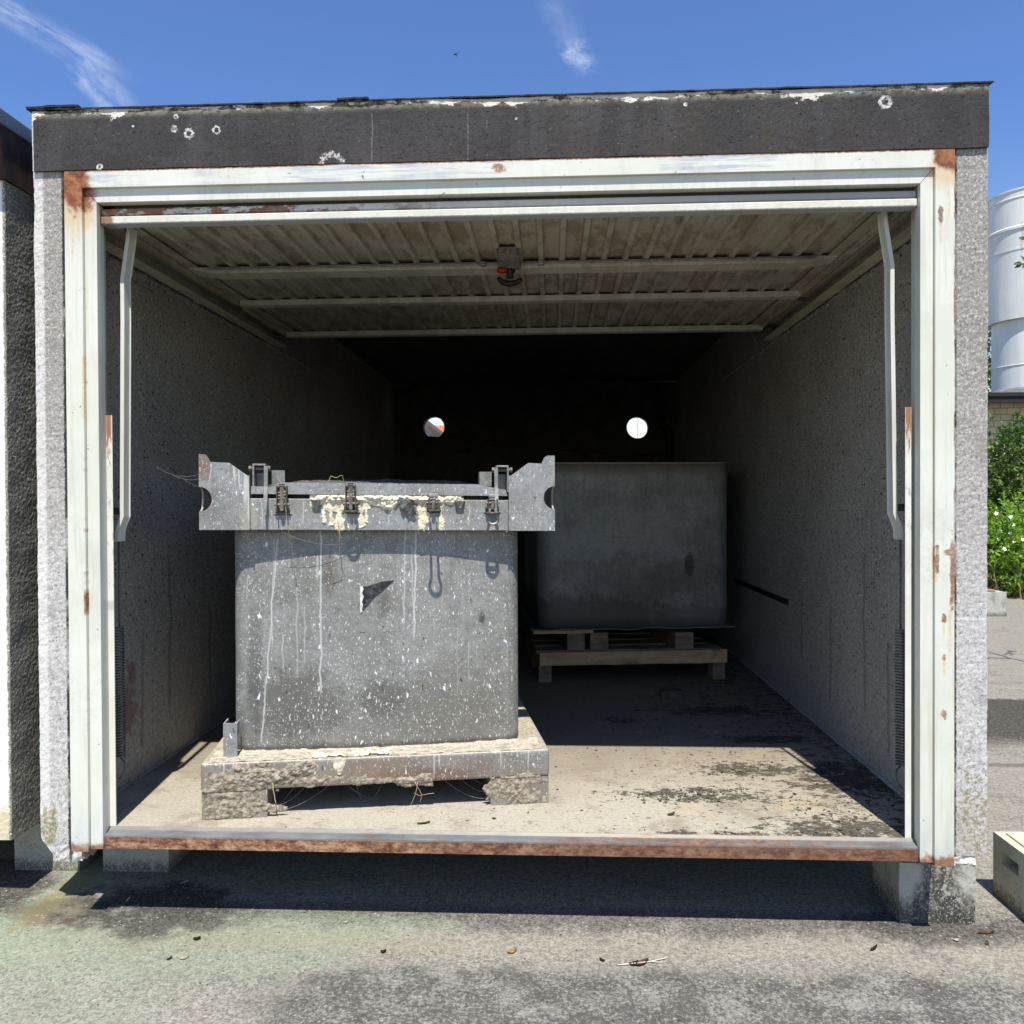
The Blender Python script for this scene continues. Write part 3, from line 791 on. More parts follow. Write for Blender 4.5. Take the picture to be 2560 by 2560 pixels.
M = {}
M['ground'] = m_ground(); M['pillar'] = m_pillar(); M['fascia'] = m_fascia(); M['frame'] = m_frame()
M['inner'] = m_inner(); M['floor'] = m_floor(); M['sill'] = m_sill()
M['leafpaint'] = m_doorpaint('dirty_door_sheet', 0.62, base=(0.42, 0.395, 0.30))
M['ribpaint'] = m_doorpaint('worn_door_rib', 0.5, base=(0.44, 0.42, 0.33))
M['barpaint'] = m_doorpaint('beige_bar_paint', 0.3, base=(0.52, 0.50, 0.39))
M['edgepaint'] = m_doorpaint('worn_shaded_edge_paint', 0.12, rusty=1.0, base=(0.66, 0.65, 0.57))
M['felt'] = m_simple('black_roofing_felt', (0.012, 0.012, 0.013), (0.03, 0.028, 0.028), 60, 0.8, 'world')
M['under'] = m_simple('shade_dark_concrete', (0.05, 0.049, 0.047), (0.085, 0.083, 0.08), 8, 0.95, 'world')  # near-black tone carries the deep shade of back wall and ceiling
M['black'] = m_simple('black_plastic', (0.012, 0.012, 0.012), (0.02, 0.02, 0.02), 30, 0.45)
M['red'] = m_simple('red_plastic', (0.38, 0.02, 0.018), (0.30, 0.015, 0.015), 30, 0.4)
M['steel'] = m_simple('dull_zinc_steel', (0.20, 0.20, 0.19), (0.32, 0.32, 0.31), 40, 0.5, metal=0.4)
M['darksteel'] = m_simple('grimy_steel', (0.05, 0.047, 0.042), (0.12, 0.11, 0.095), 60, 0.7, metal=0.2)
M['lockplate'] = m_simple('dirty_lock_plate', (0.12, 0.112, 0.095), (0.27, 0.25, 0.21), 70, 0.7, metal=0.2)
M['springsteel'] = m_simple('spring_steel', (0.10, 0.10, 0.095), (0.20, 0.20, 0.19), 60, 0.5, metal=0.4)
M['mortar'] = m_simple('pale_mortar', (0.58, 0.56, 0.52), (0.80, 0.79, 0.75), 60, 0.95, 'world', bump=0.5)
M['block'] = m_block('stained_concrete_block', (0.46, 0.45, 0.41), 0.15, 0.55, blobs=[((1.355, 0, 0.13), 0.06, (1.1, 0, 0.55), 0.95), ((1.37, 0, 0.04), 0.07, (0.7, 0, 1.3), 0.9), ((1.25, 0, 0.03), 0.05, (1, 0, 1.2), 0.7), ((1.44, 0, 0.03), 0.05, (1, 0, 1.4), 0.6)])
M['block2'] = m_block('pale_concrete_block', (0.42, 0.42, 0.40), 0.0, 0.12)
M['blockgreen'] = m_block('algae_concrete_block', (0.42, 0.42, 0.38), 0.35, 0.12)
M['blockfg'] = m_block('yellowed_concrete_block', (0.58, 0.55, 0.42), 0.3, 0.12)
M['pebble'] = m_pebble()
M['nbfascia'] = m_simple('rusty_brown_board', (0.035, 0.027, 0.024), (0.10, 0.055, 0.038), 14, 0.85, 'world', stretch=(1, 1, 0.5))
M['zincflash'] = m_simple('grey_zinc_flashing', (0.12, 0.14, 0.165), (0.155, 0.175, 0.20), 6, 0.5, 'world', metal=0.3)
M['brick'] = m_brick(); M['duct'] = m_duct(); M['rooftile'] = m_rooftile(); M['crackwall'] = m_crackwall()
M['greywall'] = m_simple('grey_white_render', (0.30, 0.33, 0.36), (0.36, 0.39, 0.42), 3, 0.9, 'world', stretch=(4, 1, 0.4))
M['darkwood'] = m_simple('dark_verge_board', (0.06, 0.05, 0.045), (0.10, 0.085, 0.075), 6, 0.8, 'world')
M['plankdark'] = m_wood('old_dark_plank', (0.05, 0.042, 0.034), (0.09, 0.075, 0.06))
M['wood'] = m_wood('pallet_wood', (0.46, 0.30, 0.17), (0.60, 0.42, 0.25))
M['woodgrey'] = m_wood('grey_pallet_wood', (0.19, 0.14, 0.10), (0.28, 0.22, 0.16))
M['woodlight'] = m_wood('fresh_split_wood', (0.45, 0.31, 0.17), (0.58, 0.42, 0.25))

# ------------------------------------------------------------------ ground
bm = BM()
def quad(bm, x0, x1, y0, y1, z):
    bm.faces.new([bm.verts.new(p) for p in ((x0, y0, z), (x1, y0, z), (x1, y1, z), (x0, y1, z))])
quad(bm, -150, 150, -120, 300, 0)
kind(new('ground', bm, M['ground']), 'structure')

# ------------------------------------------------------------------ the garage
W, DEPTH = 1.49, 5.5
IX = 1.355
G = tag(empty('concrete_garage', (0, 0, 0.17)), 'open prefabricated concrete garage with dark grey fascia and cream door frame', 'garage')

def pillar(sx, zb, broken):
    bm = BM()
    x0, x1 = (-W, -IX) if sx < 0 else (IX, W)
    def shp(q, c):
        # arris worn round
        ax = abs(q.x)
        if broken and q.z < zb + 0.075:
            t = (zb + 0.075 - q.z) / 0.075
            c = c.copy()
            if ax > 1.4: c.x += 0.05 * t * max(0, (ax - 1.43) / 0.06) + 0.010 * mn.noise(q * 55) * t
            c.z += 0.015 * mn.noise(q * 40 + Vector((9, 0, 0))) * t
            c.y += 0.012 * t * abs(mn.noise(q * 30))
        return c
    rough_box(bm, x0, x1, 0.0, 0.16, zb, 2.40, 0.0085, 0.0016, 75, 1.3 + sx, faces='xXyz', amp2=0.0022, freq2=9, shape=shp)
    return new('front_pillar', bm, M['pillar'], G)
pillar(-1, 0.148, True)
pillar(1, 0.212, False)

for sx in (-1, 1):
    bm = BM()
    a, b = sorted((sx * IX, sx * W))
    box(bm, a + (0.002 if sx < 0 else 0), b - (0.002 if sx > 0 else 0), 0.162, DEPTH - 0.1, 0.186, 2.46)
    new('side_wall', bm, M['inner'], G)
    # rough bead of cement where wall meets floor, and the ridge left by the formwork higher up
    bm = BM()
    pts, rr = [], []
    for i in range(180):
        y = 0.17 + i * 0.029
        pts.append((sx * (IX - 0.002), y, FZ + 0.004)); rr.append(0.007 + 0.006 * fbm(y * 9, sx * 3))
    tube(bm, pts, rr, 8)
    new('cement_fillet', bm, M['inner'], G, True)
    bm = BM()
    def rid(u, v, sx=sx):
        e = 1 - abs(v) / 0.022
        return 0.010 * e + 0.010 * fbm(u * 22, v * 30 + sx * 4) - 0.004
    heightfield(bm, 0.2, 3.2, -0.03, 0.03, 0.0075, rid, lambda u, v, h, sx=sx: (sx * (IX - h), u, 2.155 + v))
    new('cement_ridge', bm, M['inner'], G)

# back wall with two round vents
HOLES = ((-0.987, 2.045, 0.104), (0.997, 2.024, 0.104))
bm = BM()
yb0, yb1 = DEPTH - 0.1, DEPTH
def pane(bm, x0, x1, z0, z1, y):
    bm.faces.new([bm.verts.new(p) for p in ((x0, y, z0), (x1, y, z0), (x1, y, z1), (x0, y, z1))])
for y in (yb0, yb1):
    pane(bm, -IX, IX, 0.2, 1.86, y); pane(bm, -IX, IX, 2.22, 2.46, y)
    pane(bm, -IX, -1.17, 1.86, 2.22, y); pane(bm, -0.81, 0.82, 1.86, 2.22, y); pane(bm, 1.18, IX, 1.86, 2.22, y)
for (hx, hz, hr), (xa, xb) in zip(HOLES, ((-1.17, -0.81), (0.82, 1.18))):
    n = 48
    inner = {}; outer = {}
    for y in (yb0, yb1):
        for k in range(n):
            t = 2 * math.pi * (k + 0.5) / n
            r = hr * (1 + 0.02 * mn.noise(Vector((math.cos(t) * 3, math.sin(t) * 3, hx))))
            inner[y, k] = bm.verts.new((hx + r * math.cos(t), y, hz + r * math.sin(t)))
            dx, dz = math.cos(t), math.sin(t)
            f = min([((xb if dx > 0 else xa) - hx) / dx if abs(dx) > 1e-6 else 9, ((2.22 if dz > 0 else 1.86) - hz) / dz if abs(dz) > 1e-6 else 9])
            outer[y, k] = bm.verts.new((hx + dx * f, y, hz + dz * f))
        corners = [(xb, 2.22), (xa, 2.22), (xa, 1.86), (xb, 1.86)]
        for k in range(n):
            k2 = (k + 1) % n
            a, b = outer[y, k], outer[y, k2]
            vs = [inner[y, k], a]
            if abs(a.co.x - b.co.x) > 1e-4 and abs(a.co.z - b.co.z) > 1e-4:
                cn = min(corners, key=lambda q: (q[0] - a.co.x) ** 2 + (q[1] - a.co.z) ** 2 + (q[0] - b.co.x) ** 2 + (q[1] - b.co.z) ** 2)
                vs.append(bm.verts.new((cn[0], y, cn[1])))
            vs += [b, inner[y, k2]]
            bm.faces.new(vs)
    for k in range(n):
        k2 = (k + 1) % n
        bm.faces.new((inner[yb0, k], inner[yb0, k2], inner[yb1, k2], inner[yb1, k]))
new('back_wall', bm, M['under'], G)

bm = BM(); box(bm, -W + 0.006, W - 0.006, 0.165, DEPTH - 0.004, 2.465, 2.556)
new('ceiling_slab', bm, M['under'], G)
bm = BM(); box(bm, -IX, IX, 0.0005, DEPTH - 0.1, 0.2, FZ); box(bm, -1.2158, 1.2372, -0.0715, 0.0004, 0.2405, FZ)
new('floor_slab', bm, M['floor'], G)

# fascia: painted concrete beam, slightly proud of the pillars
bm = BM()
def fshape(q, c):
    c = c.copy()
    e = max(0, (q.z - 2.53) / 0.03)
    c.z += e * 0.003 * fbm(q.x * 6, 2.2)
    c.y += e * 0.004 * (0.5 + fbm(q.x * 11, q.z * 40))
    return c
rough_box(bm, -1.487, 1.487, -0.011, 0.16, 2.366, 2.557, 0.012, 0.0009, 60, 4.4, faces='xXyzZ', amp2=0.0022, freq2=7, shape=fshape)
new('fascia', bm, M['fascia'], G)

# roofing felt with curled, torn front edge
bm = BM()
N = 420
rows = []
for j, (yy, zz) in enumerate(((-0.0155, 0.0), (-0.012, 0.001), (0.02, 0.004), (0.3, 0.003), (5.62, 0.0))):
    row = []
    for i in range(N + 1):
        x = -1.50 + 3.0 * i / N
        e = 1 if j == 0 else (0.5 if j == 1 else 0)
        tear = fbm(x * 7, 1.0) * 0.003 + fbm(x * 31, 5.0) * 0.003
        lift = 0.0014 * fbm(x * 3, 8) + 0.001 * fbm(x * 23, 4)
        up = 0.010 * sm(x, -1.2, -1.28) if x < -1.2 else 0
        row.append((x, yy - e * tear, 2.563 + zz + e * (lift - 0.002)))
    rows.append(row)
top = [[bm.verts.new(p) for p in r] for r in rows]
bot = [[bm.verts.new((p[0], p[1], p[2] - 0.0045)) for p in r] for r in rows]
for L, fl in ((top, 0), (bot, 1)):
    for j in range(len(L) - 1):
        for i in range(N):
            q = (L[j][i], L[j][i + 1], L[j + 1][i + 1], L[j + 1][i])
            bm.faces.new(q if not fl else q[::-1])
for i in range(N):
    bm.faces.new((top[0][i], bot[0][i], bot[0][i + 1], top[0][i + 1]))
# loose tongues of felt on the edge
for xa, xb, lift in ((-1.50, -1.33, 0.004), (-0.50, -0.40, 0.0015)):
    k = 14
    U, D = [], []
    for i in range(k + 1):
        x = xa + (xb - xa) * i / k; t = i / k
        z = 2.5622 + lift * math.sin(t * 2.4) + 0.001 * fbm(x * 40, 3)
        y = -0.018 + 0.005 * fbm(x * 25, 7)
        U.append((bm.verts.new((x, y, z + 0.0035 + lift * 0.4)), bm.verts.new((x, y + 0.08, z + 0.001))))
        D.append((bm.verts.new((x, y, z - 0.002)), bm.verts.new((x, y + 0.08, z - 0.004))))
    for i in range(k):
        bm.faces.new((U[i][0], U[i + 1][0], U[i + 1][1], U[i][1])); bm.faces.new((D[i][0], D[i][1], D[i + 1][1], D[i + 1][0]))
        bm.faces.new((U[i][0], D[i][0], D[i + 1][0], U[i + 1][0]))
    for i in (0, k): bm.faces.new((U[i][0], U[i][1], D[i][1], D[i][0]))
new('roofing_felt', bm, M['felt'], G)

# steel door frame standing proud of the concrete
FY, FY2 = -0.13, -0.118
bm = BM()
def wav(poly): return poly
prism(bm, [(-1.2548, 2.2625), (1.2748, 2.2625), (1.2748, 2.3125), (-1.2548, 2.3125)], 'y', FY, -0.0005)
prism(bm, [(-1.2526, 2.2620), (1.2726, 2.2620), (1.2370, 2.2215), (-1.2150, 2.2215)], 'y', FY2, -0.086)
box(bm, -1.354, 1.354, 0.0004, 0.02, 2.24, 2.42)      # added unseen plate, stops sun leaking in under the fascia
new('lintel', bm, M['frame'], G)
for sx in (-1, 1):
    bm = BM()
    if sx < 0: xo, xg, xi = -1.310, -1.2552, -1.2165
    else: xo, xg, xi = 1.330, 1.2752, 1.2380
    box(bm, min(xo, xg), max(xo, xg), FY, -0.0005, 0.237, 2.3125)
    zt = 2.2625
    prism(bm, [(xg - sx * 0.0008, 0.241), (xi, 0.241), (xi, 2.2205), (xg - sx * 0.0008, zt - 0.001)], 'y', FY2, -0.100)
    # folded return with a small rebate
    a, b = sorted((xi + sx * 0.0035, xg)); box(bm, a, b, -0.0998, -0.0735, 0.241, 2.2205)
    a, b = sorted((sx * 1.262, sx * 1.378)); box(bm, a, b, -0.0045, -0.0008, 0.20, 2.36)      # added unseen strip, stops sun leaking between jamb and concrete
    new('door_jamb', bm, M['frame'], G)
    # vertical guide strip with rusty top, and the horizontal track on the wall
    gx0, gx1 = (-1.2222, -1.2003) if sx < 0 else (1.2150, 1.2330)
    bm = BM()
    box(bm, gx0, gx1, -0.072, -0.0685, 0.293, 1.578, 0.0006, 1)
    a, b = sorted((gx0 if sx < 0 else gx1, (gx0 if sx < 0 else gx1) - sx * 0.003))
    box(bm, a, b, -0.0683, -0.035, 0.293, 1.578)
    gm = Mat('guide_strip_paint', rough=0.5, spec=0.35)
    n = gm.noise(gm.sc(2.5, 1, 0.5), 60, 5, 0.7)
    c = gm.mix(gm.ss(gm.noise(gm.p, 9, 4), 0.35, 0.65), (0.66, 0.65, 0.56), (0.72, 0.71, 0.64))
    c = gm.mix(gm.mul(gm.ss(n, 0.56, 0.62), gm.ss(gm.z, 0.9, 1.25), 0.9), c, (0.36, 0.36, 0.36))
    c = gm.mix(gm.mul(gm.ss(gm.add(gm.z, gm.mul(gm.m('SUBTRACT', n, 0.5), 0.35)), 1.44, 1.53), gm.ss(gm.m('ABSOLUTE', gm.m('SUBTRACT', gm.x, (gx0 + gx1) / 2)), 0.0065, 0.0085, 1.0, 0.2)), c, (0.34, 0.155, 0.075))
    c = gm.mix(gm.mul(gm.ss(gm.m('ABSOLUTE', gm.m('SUBTRACT', gm.z, 0.985)), 0.008, 0.02, 1.0, 0.0), 0.5 if sx < 0 else 0.0), c, (0.35, 0.35, 0.34))
    gm.col(c)
    new('door_guide', bm, gm, G)
    bm = BM()
    x0, x1 = (-1.2665, -1.3190) if sx < 0 else (1.2780, 1.3300)
    a, b = sorted((x0, x1))
    box(bm, a, b, 0.03, 1.82, 2.1495, 2.1530)                      # lower flange
    box(bm, a, b, 0.03, 1.82, 2.2070, 2.2105)                      # upper flange
    c_, d_ = sorted((x1 - sx * 0.0035, x1)); box(bm, c_, d_, 0.03, 1.82, 2.1532, 2.2068)
    for yb_ in (0.85, 1.76): box(bm, *sorted((x1 + sx * 0.0002, sx * IX)), yb_, yb_ + 0.04, 2.160, 2.20)   # wall bracket
    new('door_track', bm, M['barpaint'], G)

# steel sill with a flat lip running back to the floor
bm = BM()
prof = [(-0.108, 0.239), (-0.110, 0.274), (-0.108, 0.2795), (-0.103, 0.2815), (-0.082, 0.2868), (-0.074, 0.2945), (-0.072, 0.2945), (-0.072, 0.239)]
prism(bm, prof, 'x', -1.2160, 1.2375)
new('steel_sill', bm, M['sill'], G)

# thin black bar lying against the right-hand wall
bm = BM(); box(bm, IX - 0.006, IX + 0.001, 1.617, 2.81, 0.776, 0.806, 0.002, 1)
new('wall_bar', bm, M['black'], G)

# drainpipe and cable on the back wall
bm = BM()
tube(bm, [(1.20, 5.35, 2.45), (1.20, 5.35, 2.10), (1.205, 5.35, 2.06), (1.23, 5.35, 2.03), (1.27, 5.35, 2.01), (1.29, 5.35, 1.98), (1.29, 5.35, 1.4)], 0.035, 12)
new('drainpipe', bm, M['black'], G, True)

# ------------------------------------------------------------------ up-and-over door, swung up under the ceiling
KD = 0.9653
DM = Matrix.Translation(CAMP) @ Matrix.Diagonal((KD, KD, KD, 1)) @ Matrix.Translation(-CAMP)
D = tag(empty('garage_door', (0, 0, 2.16)), 'ribbed cream up-and-over garage door swung open below the ceiling', 'garage door')
bm = BM()
# sheet with pressed ribs
prof = []
x = 0.05 - 0.0792 * 16
xs = []
while x < 1.245:
    xs.append(x); x += 0.0792
zs, zr = 2.2285, 2.2165
pts = [(-1.243, zs)]
for xc in xs:
    if xc - 0.02 < -1.235 or xc + 0.02 > 1.235: continue
    pts += [(xc - 0.0135, zs), (xc - 0.0095, zr), (xc + 0.0095, zr), (xc + 0.0135, zs)]
pts.append((1.243, zs))
ny = 24
lo = [[bm.verts.new((px, 0.032 + (1.80 - 0.032) * j / ny, pz + 0.0006 * mn.noise(Vector((px * 4, j, 0))))) for px, pz in pts] for j in range(ny + 1)]
for j in range(ny):
    for i in range(len(pts) - 1):
        bm.faces.new((lo[j][i], lo[j][i + 1], lo[j + 1][i + 1], lo[j + 1][i]))
bt = [[bm.verts.new((px, 0.032 if j == 0 else 1.80, 2.2405)) for px, pz in (pts[0], pts[-1])] for j in (0, 1)]
bm.faces.new((bt[0][0], bt[0][1], bt[1][1], bt[1][0]))
lm = M['leafpaint']
bm.transform(DM); new('door_leaf', bm, lm, D)
# rib faces carry the paler paint: separate strip of paint along each rib crest
bm = BM()
for xc in xs:
    if xc - 0.02 < -1.235 or xc + 0.02 > 1.235: continue
    for ya, yb in ((0.034, 0.555), (0.66, 1.065), (1.13, 1.742)):
        box(bm, xc - 0.0085, xc + 0.0085, ya, yb, zr - 0.0022, zr - 0.0005)
bm.transform(DM); new('rib_crests', bm, M['ribpaint'], D)
# front edge rail
bm = BM()
box(bm, -1.2645, 1.2765, -0.012, 0.0315, 2.1915, 2.2175, 0.004, 2)
box(bm, -1.2645, 1.2765, -0.008, 0.0315, 2.2195, 2.2425, 0.006, 3)
box(bm, -1.262, 1.274, 0.0, 0.0312, 2.2170, 2.2200)
bm.transform(DM); new('edge_rail', bm, M['edgepaint'], D)
for sx in (-1, 1):
    bm = BM()
    a, b = sorted((sx * 1.2445, sx * 1.275)); box(bm, a, b, 0.0325, 1.815, 2.206, 2.2395, 0.003, 1)
    a, b = sorted((sx * 1.200, sx * 1.2435)); box(bm, a, b, 0.0325, 1.80, 2.2155, 2.2210, 0.001, 1)
    bm.transform(DM); new('side_rail', bm, M['leafpaint'], D)

def crossbar(y0, y1, zb, xl, xr, flare):
    """hat-section bar; flattened ends"""
    bm = BM()
    zt = zs - 0.0005
    segs = [xl, xl + 0.05, xl + 0.11, xr - 0.11, xr - 0.05, xr]
    rings = []
    for i, xx in enumerate(segs):
        k = 0.15 if i in (0, 5) else (0.55 if i in (1, 4) else 1.0)
        if not flare: k = 1.0
        z = zt - 0.0135 - (zt - 0.0135 - zb) * k
        sh = (y1 - y0) * 0.35 * (1 - k)
        ring = [(xx, y0 - 0.004, zt - 0.0115), (xx, y0, z + 0.002), (xx, y0 + 0.002 + sh, z), (xx, y1 - 0.003, z), (xx, y1, z + 0.003), (xx, y1 + 0.004, zt - 0.0115)]
        rings.append([bm.verts.new(p) for p in ring])
    for i in range(len(rings) - 1):
        for k in range(6):
            bm.faces.new((rings[i][k], rings[i][(k + 1) % 6], rings[i + 1][(k + 1) % 6], rings[i + 1][k]))
    bm.faces.new(rings[0]); bm.faces.new(rings[-1][::-1])
    bm.transform(DM)
    return new('crossbar', bm, M['barpaint'], D)
crossbar(0.560, 0.655, 2.194, -1.238, 1.238, True)
crossbar(1.070, 1.128, 2.194, -1.232, 1.251, False)
crossbar(1.745, 1.800, 2.192, -1.241, 1.262, False)

# lock in the middle of the first bar
bm = BM()
box(bm, -0.030, 0.052, 0.385, 0.56, 2.184, 2.214, 0.004, 2)
box(bm, -0.022, 0.044, 0.372, 0.3845, 2.186, 2.216, 0.002, 1)
bm.transform(DM); lk = new('lock_box', bm, M['lockplate'], D)
bm = BM(); lathe(bm, [(0.012, 2.152), (0.013, 2.17), (0.018, 2.1735), (0.02, 2.1835)], 0.012, 0.55, 16)
tube(bm, [(-0.035, 0.575, 2.158), (-0.02, 0.598, 2.150), (0.005, 0.61, 2.147), (0.03, 0.605, 2.149), (0.052, 0.585, 2.156)], [0.008, 0.011, 0.0125, 0.011, 0.008], 10)
bm.transform(DM); new('lock_handle', bm, M['black'], lk, True)
bm = BM()
lathe(bm, [(0.009, 2.166), (0.017, 2.168), (0.020, 2.176), (0.018, 2.1832)], -0.018, 0.53, 20)
bm.transform(DM); new('lock_knob', bm, M['red'], lk, True)
bm = BM()
for xa, xb in ((-1.15, -0.032), (0.054, 1.15)):
    tube(bm, [(xa, 0.543, 2.2055), (xb, 0.543, 2.2055)], 0.0045, 8)
    xm = xb - 0.06 if xa < 0 else xa + 0.075
    box(bm, xm - 0.012, xm + 0.012, 0.53, 0.5545, 2.197, 2.2145, 0.003, 1)
bm.transform(DM); new('lock_rod', bm, M['steel'], D)

# lifting arms, springs, studs
for sx in (-1, 1):
    bm = BM()
    ya = -0.020
    X = lambda v: CAMP.x + (sx * v - CAMP.x) * 0.979
    Zs = lambda z: CAMP.z + (z - CAMP.z) * 0.979
    path = [(1.192, 2.197), (1.194, 2.165), (1.2145, 2.03), (1.2145, 1.90), (1.223, 1.29), (1.223, 1.262), (1.2405, 1.215), (1.243, 1.18)]
    path = [(a_, Zs(b_)) for a_, b_ in path]
    def flange(wd, y0, y1, off):
        vs = []
        for xx, z in path:
            xa = X(xx + off); xb = X(xx + off + wd)
            vs.append([bm.verts.new((xa, y0, z)), bm.verts.new((xb, y0, z)), bm.verts.new((xb, y1, z)), bm.verts.new((xa, y1, z))])
        for i in range(len(vs) - 1):
            for k in range(4):
                bm.faces.new((vs[i][k], vs[i][(k + 1) % 4], vs[i + 1][(k + 1) % 4], vs[i + 1][k]))
        bm.faces.new(vs[0]); bm.faces.new(vs[-1][::-1])
    flange(0.0125, ya, ya + 0.003, 0.0)            # front face
    flange(0.003, ya + 0.0032, ya + 0.034, 0.0)    # web, seen from the side
    flange(0.0125, ya + 0.0342, ya + 0.037, -0.0035)  # rear face, just proud
    new('lift_arm', bm, M['frame'], D)
    bm = BM()
    xa = X(1.2265)
    pts = [(X(1.236), ya + 0.012, Zs(1.279)), (X(1.268), ya + 0.012, Zs(1.279))]
    tube(bm, pts, 0.008, 10)
    for t in (0.15, 0.5, 0.85):
        xx = X(1.236 + 0.03 * t); tube(bm, [(xx - 0.0025, ya + 0.012, Zs(1.279)), (xx + 0.0025, ya + 0.012, Zs(1.279))], 0.0125, 6)
    new('pivot_stud', bm, M['darksteel'], D)
    bm = BM()
    z0, z1, sxx = (0.470, 0.90, -1.2505) if sx < 0 else (0.470, 0.90, 1.2525)
    pts = []
    turns = 46
    for i in range(turns * 10 + 1):
        t = i / 10 * 2 * math.pi
        pts.append((sxx + 0.0135 * math.cos(t), 0.052 + 0.0135 * math.sin(t), z0 + (z1 - z0) * i / (turns * 10)))
    tube(bm, pts, 0.0026, 5)
    tube(bm, [(sxx, 0.052, 0.47), (sxx - sx * 0.012, 0.052, 0.455), (sxx - sx * 0.014, 0.052, 0.43), (sxx, 0.052, 0.405), (sxx + sx * 0.006, 0.052, 0.40)], 0.0028, 6)
    tube(bm, [(sxx, 0.052, 0.90), (sxx, 0.052, 1.20)], 0.003, 6)
    new('spring', bm, M['springsteel'], D, True)
    bm = BM()
    X = lambda v: sx * v
    box(bm, *sorted((X(1.235), X(1.305))), 1.80, 1.835, 2.190, 2.196, 0.002, 1)
    tube(bm, [(X(1.285), 1.817, 2.21), (X(1.325), 1.817, 2.21)], 0.018, 14)
    box(bm, *sorted((X(1.26), X(1.295))), 1.128, 1.155, 2.192, 2.205, 0.002, 1)
    bm.transform(DM)
    new('roller_bracket', bm, M['darksteel'], D)

# ------------------------------------------------------------------ blocks the garage stands on
def block(name, x0, x1, y0, y1, z1, mat, label, slot=None, seed=1.0, amp=0.0016):
    bm = BM()
    rough_box(bm, x0, x1, y0, y1, 0.0, z1, 0.0125, amp, 60, seed, amp2=0.002, freq2=10)
    o = new(name, bm, mat)
    tag(o, label, 'concrete block', 'concrete blocks')
    return o
block('concrete_block', 1.230, 1.458, 0.004, 0.215, 0.186, M['block'], 'stained grey concrete block under the right front corner of the garage', seed=2)
bm = BM()
def mor(q, c):
    c = c.copy(); c.z += 0.010 * fbm(q.x * 22, q.y * 15) * (1 if q.z > 0.2 else 0.6)
    c.y += 0.006 * fbm(q.x * 30, q.z * 30 + 3)
    return c
rough_box(bm, 1.345, 1.459, 0.003, 0.15, 0.184, 0.211, 0.006, 0.0015, 70, 3, shape=mor)
tag(new('mortar_pad', bm, M['mortar']), 'crumbling white mortar bed on top of the stained right-hand block', 'mortar')
block('concrete_block', -1.430, -1.192, 0.255, 0.75, 0.180, M['block2'], 'pale concrete block in shade under the left front of the open garage', seed=5, amp=0.0008)
block('concrete_block', -1.751, -1.512, 0.252, 0.75, 0.182, M['blockgreen'], 'algae-green concrete block in the gap under the neighbouring garage', seed=7, amp=0.0008)
for x0, x1 in ((-1.43, -1.19), (1.22, 1.46)):
    o = block('concrete_block', x0, x1, 5.1, 5.5, 0.184, M['block2'], 'pale concrete block under the rear end of the open garage', seed=9)

# foreground block with a lifting slot, right edge of the picture
F = tag(empty('slotted_block', (1.9, 0.0, 0.0)), 'yellowish concrete block with a lifting slot, standing to the right of the garage', 'concrete block', 'concrete blocks')
bm = BM()
x0, x1, y0, y1, zt = 1.62, 2.30, -0.55, 0.212, 0.205
def sl(y): return y
# left face with a recessed slot (y 0.065..0.165, z 0.120..0.160)
ys = [y0, 0.065, 0.165, y1]; zq = [0.0, 0.120, 0.160, zt]
for i in range(3):
    for j in range(3):
        if i == 1 and j == 1: continue
        bm.faces.new([bm.verts.new(p) for p in ((x0, ys[i], zq[j]), (x0, ys[i + 1], zq[j]), (x0, ys[i + 1], zq[j + 1]), (x0, ys[i], zq[j + 1]))])
a = [(0.065, 0.120), (0.165, 0.120), (0.165, 0.160), (0.065, 0.160)]
for i in range(4):
    p, q = a[i], a[(i + 1) % 4]
    bm.faces.new([bm.verts.new(v) for v in ((x0, *p), (x0, *q), (x0 + 0.05, *q), (x0 + 0.05, *p))])
bm.faces.new([bm.verts.new((x0 + 0.05, *p)) for p in a])
for f in (((x0, y0, 0), (x1, y0, 0), (x1, y0, zt), (x0, y0, zt)), ((x0, y1, 0), (x0, y1, zt), (x1, y1, zt), (x1, y1, 0)), ((x1, y0, 0), (x1, y1, 0), (x1, y1, zt), (x1, y0, zt)), ((x0, y0, 0), (x0, y1, 0), (x1, y1, 0), (x1, y0, 0))):
    bm.faces.new([bm.verts.new(v) for v in f])
bm.faces.new([bm.verts.new(v) for v in ((x0, y0, zt), (x1, y0, zt), (x1, y1, zt), (x0, y1, zt))])
bmesh.ops.remove_doubles(bm, verts=bm.verts, dist=1e-5)
new('block_body', bm, M['blockfg'], F)
bm = BM()
rough_box(bm, x0 + 0.028, x1 - 0.028, y0 + 0.03, y1 - 0.026, zt - 0.004, zt + 0.006, 0.014, 0.0012, 40, 8, faces='xXyYZ')
new('top_slab', bm, M['blockfg'], F)

# ------------------------------------------------------------------ neighbouring garage on the left
NB = tag(empty('pebbledash_garage', (-3.1, 0.02, 0.2)), 'neighbouring pebbledashed garage with grey zinc roof edge, at the far left', 'garage')
NX, NY0 = -1.60, 0.02
bm = BM()
rough_box(bm, NX - 0.20, NX, NY0, NY0 + 0.36, 0.205, 2.352, 0.0075, 0.0011, 95, 2.5, faces='Xyz', amp2=0.002, freq2=12)
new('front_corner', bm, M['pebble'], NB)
bm = BM()
box(bm, -4.6, NX - 0.201, NY0 + 0.004, NY0 + 0.2, 0.205, 2.352); box(bm, NX - 0.10, NX - 0.003, NY0 + 0.36, 5.9, 0.205, 2.352); box(bm, -4.6, -4.5, NY0 + 0.2, 5.9, 0.205, 2.352); box(bm, -4.5, NX - 0.1, 5.8, 5.898, 0.205, 2.352)
new('wall', bm, M['pebble'], NB)
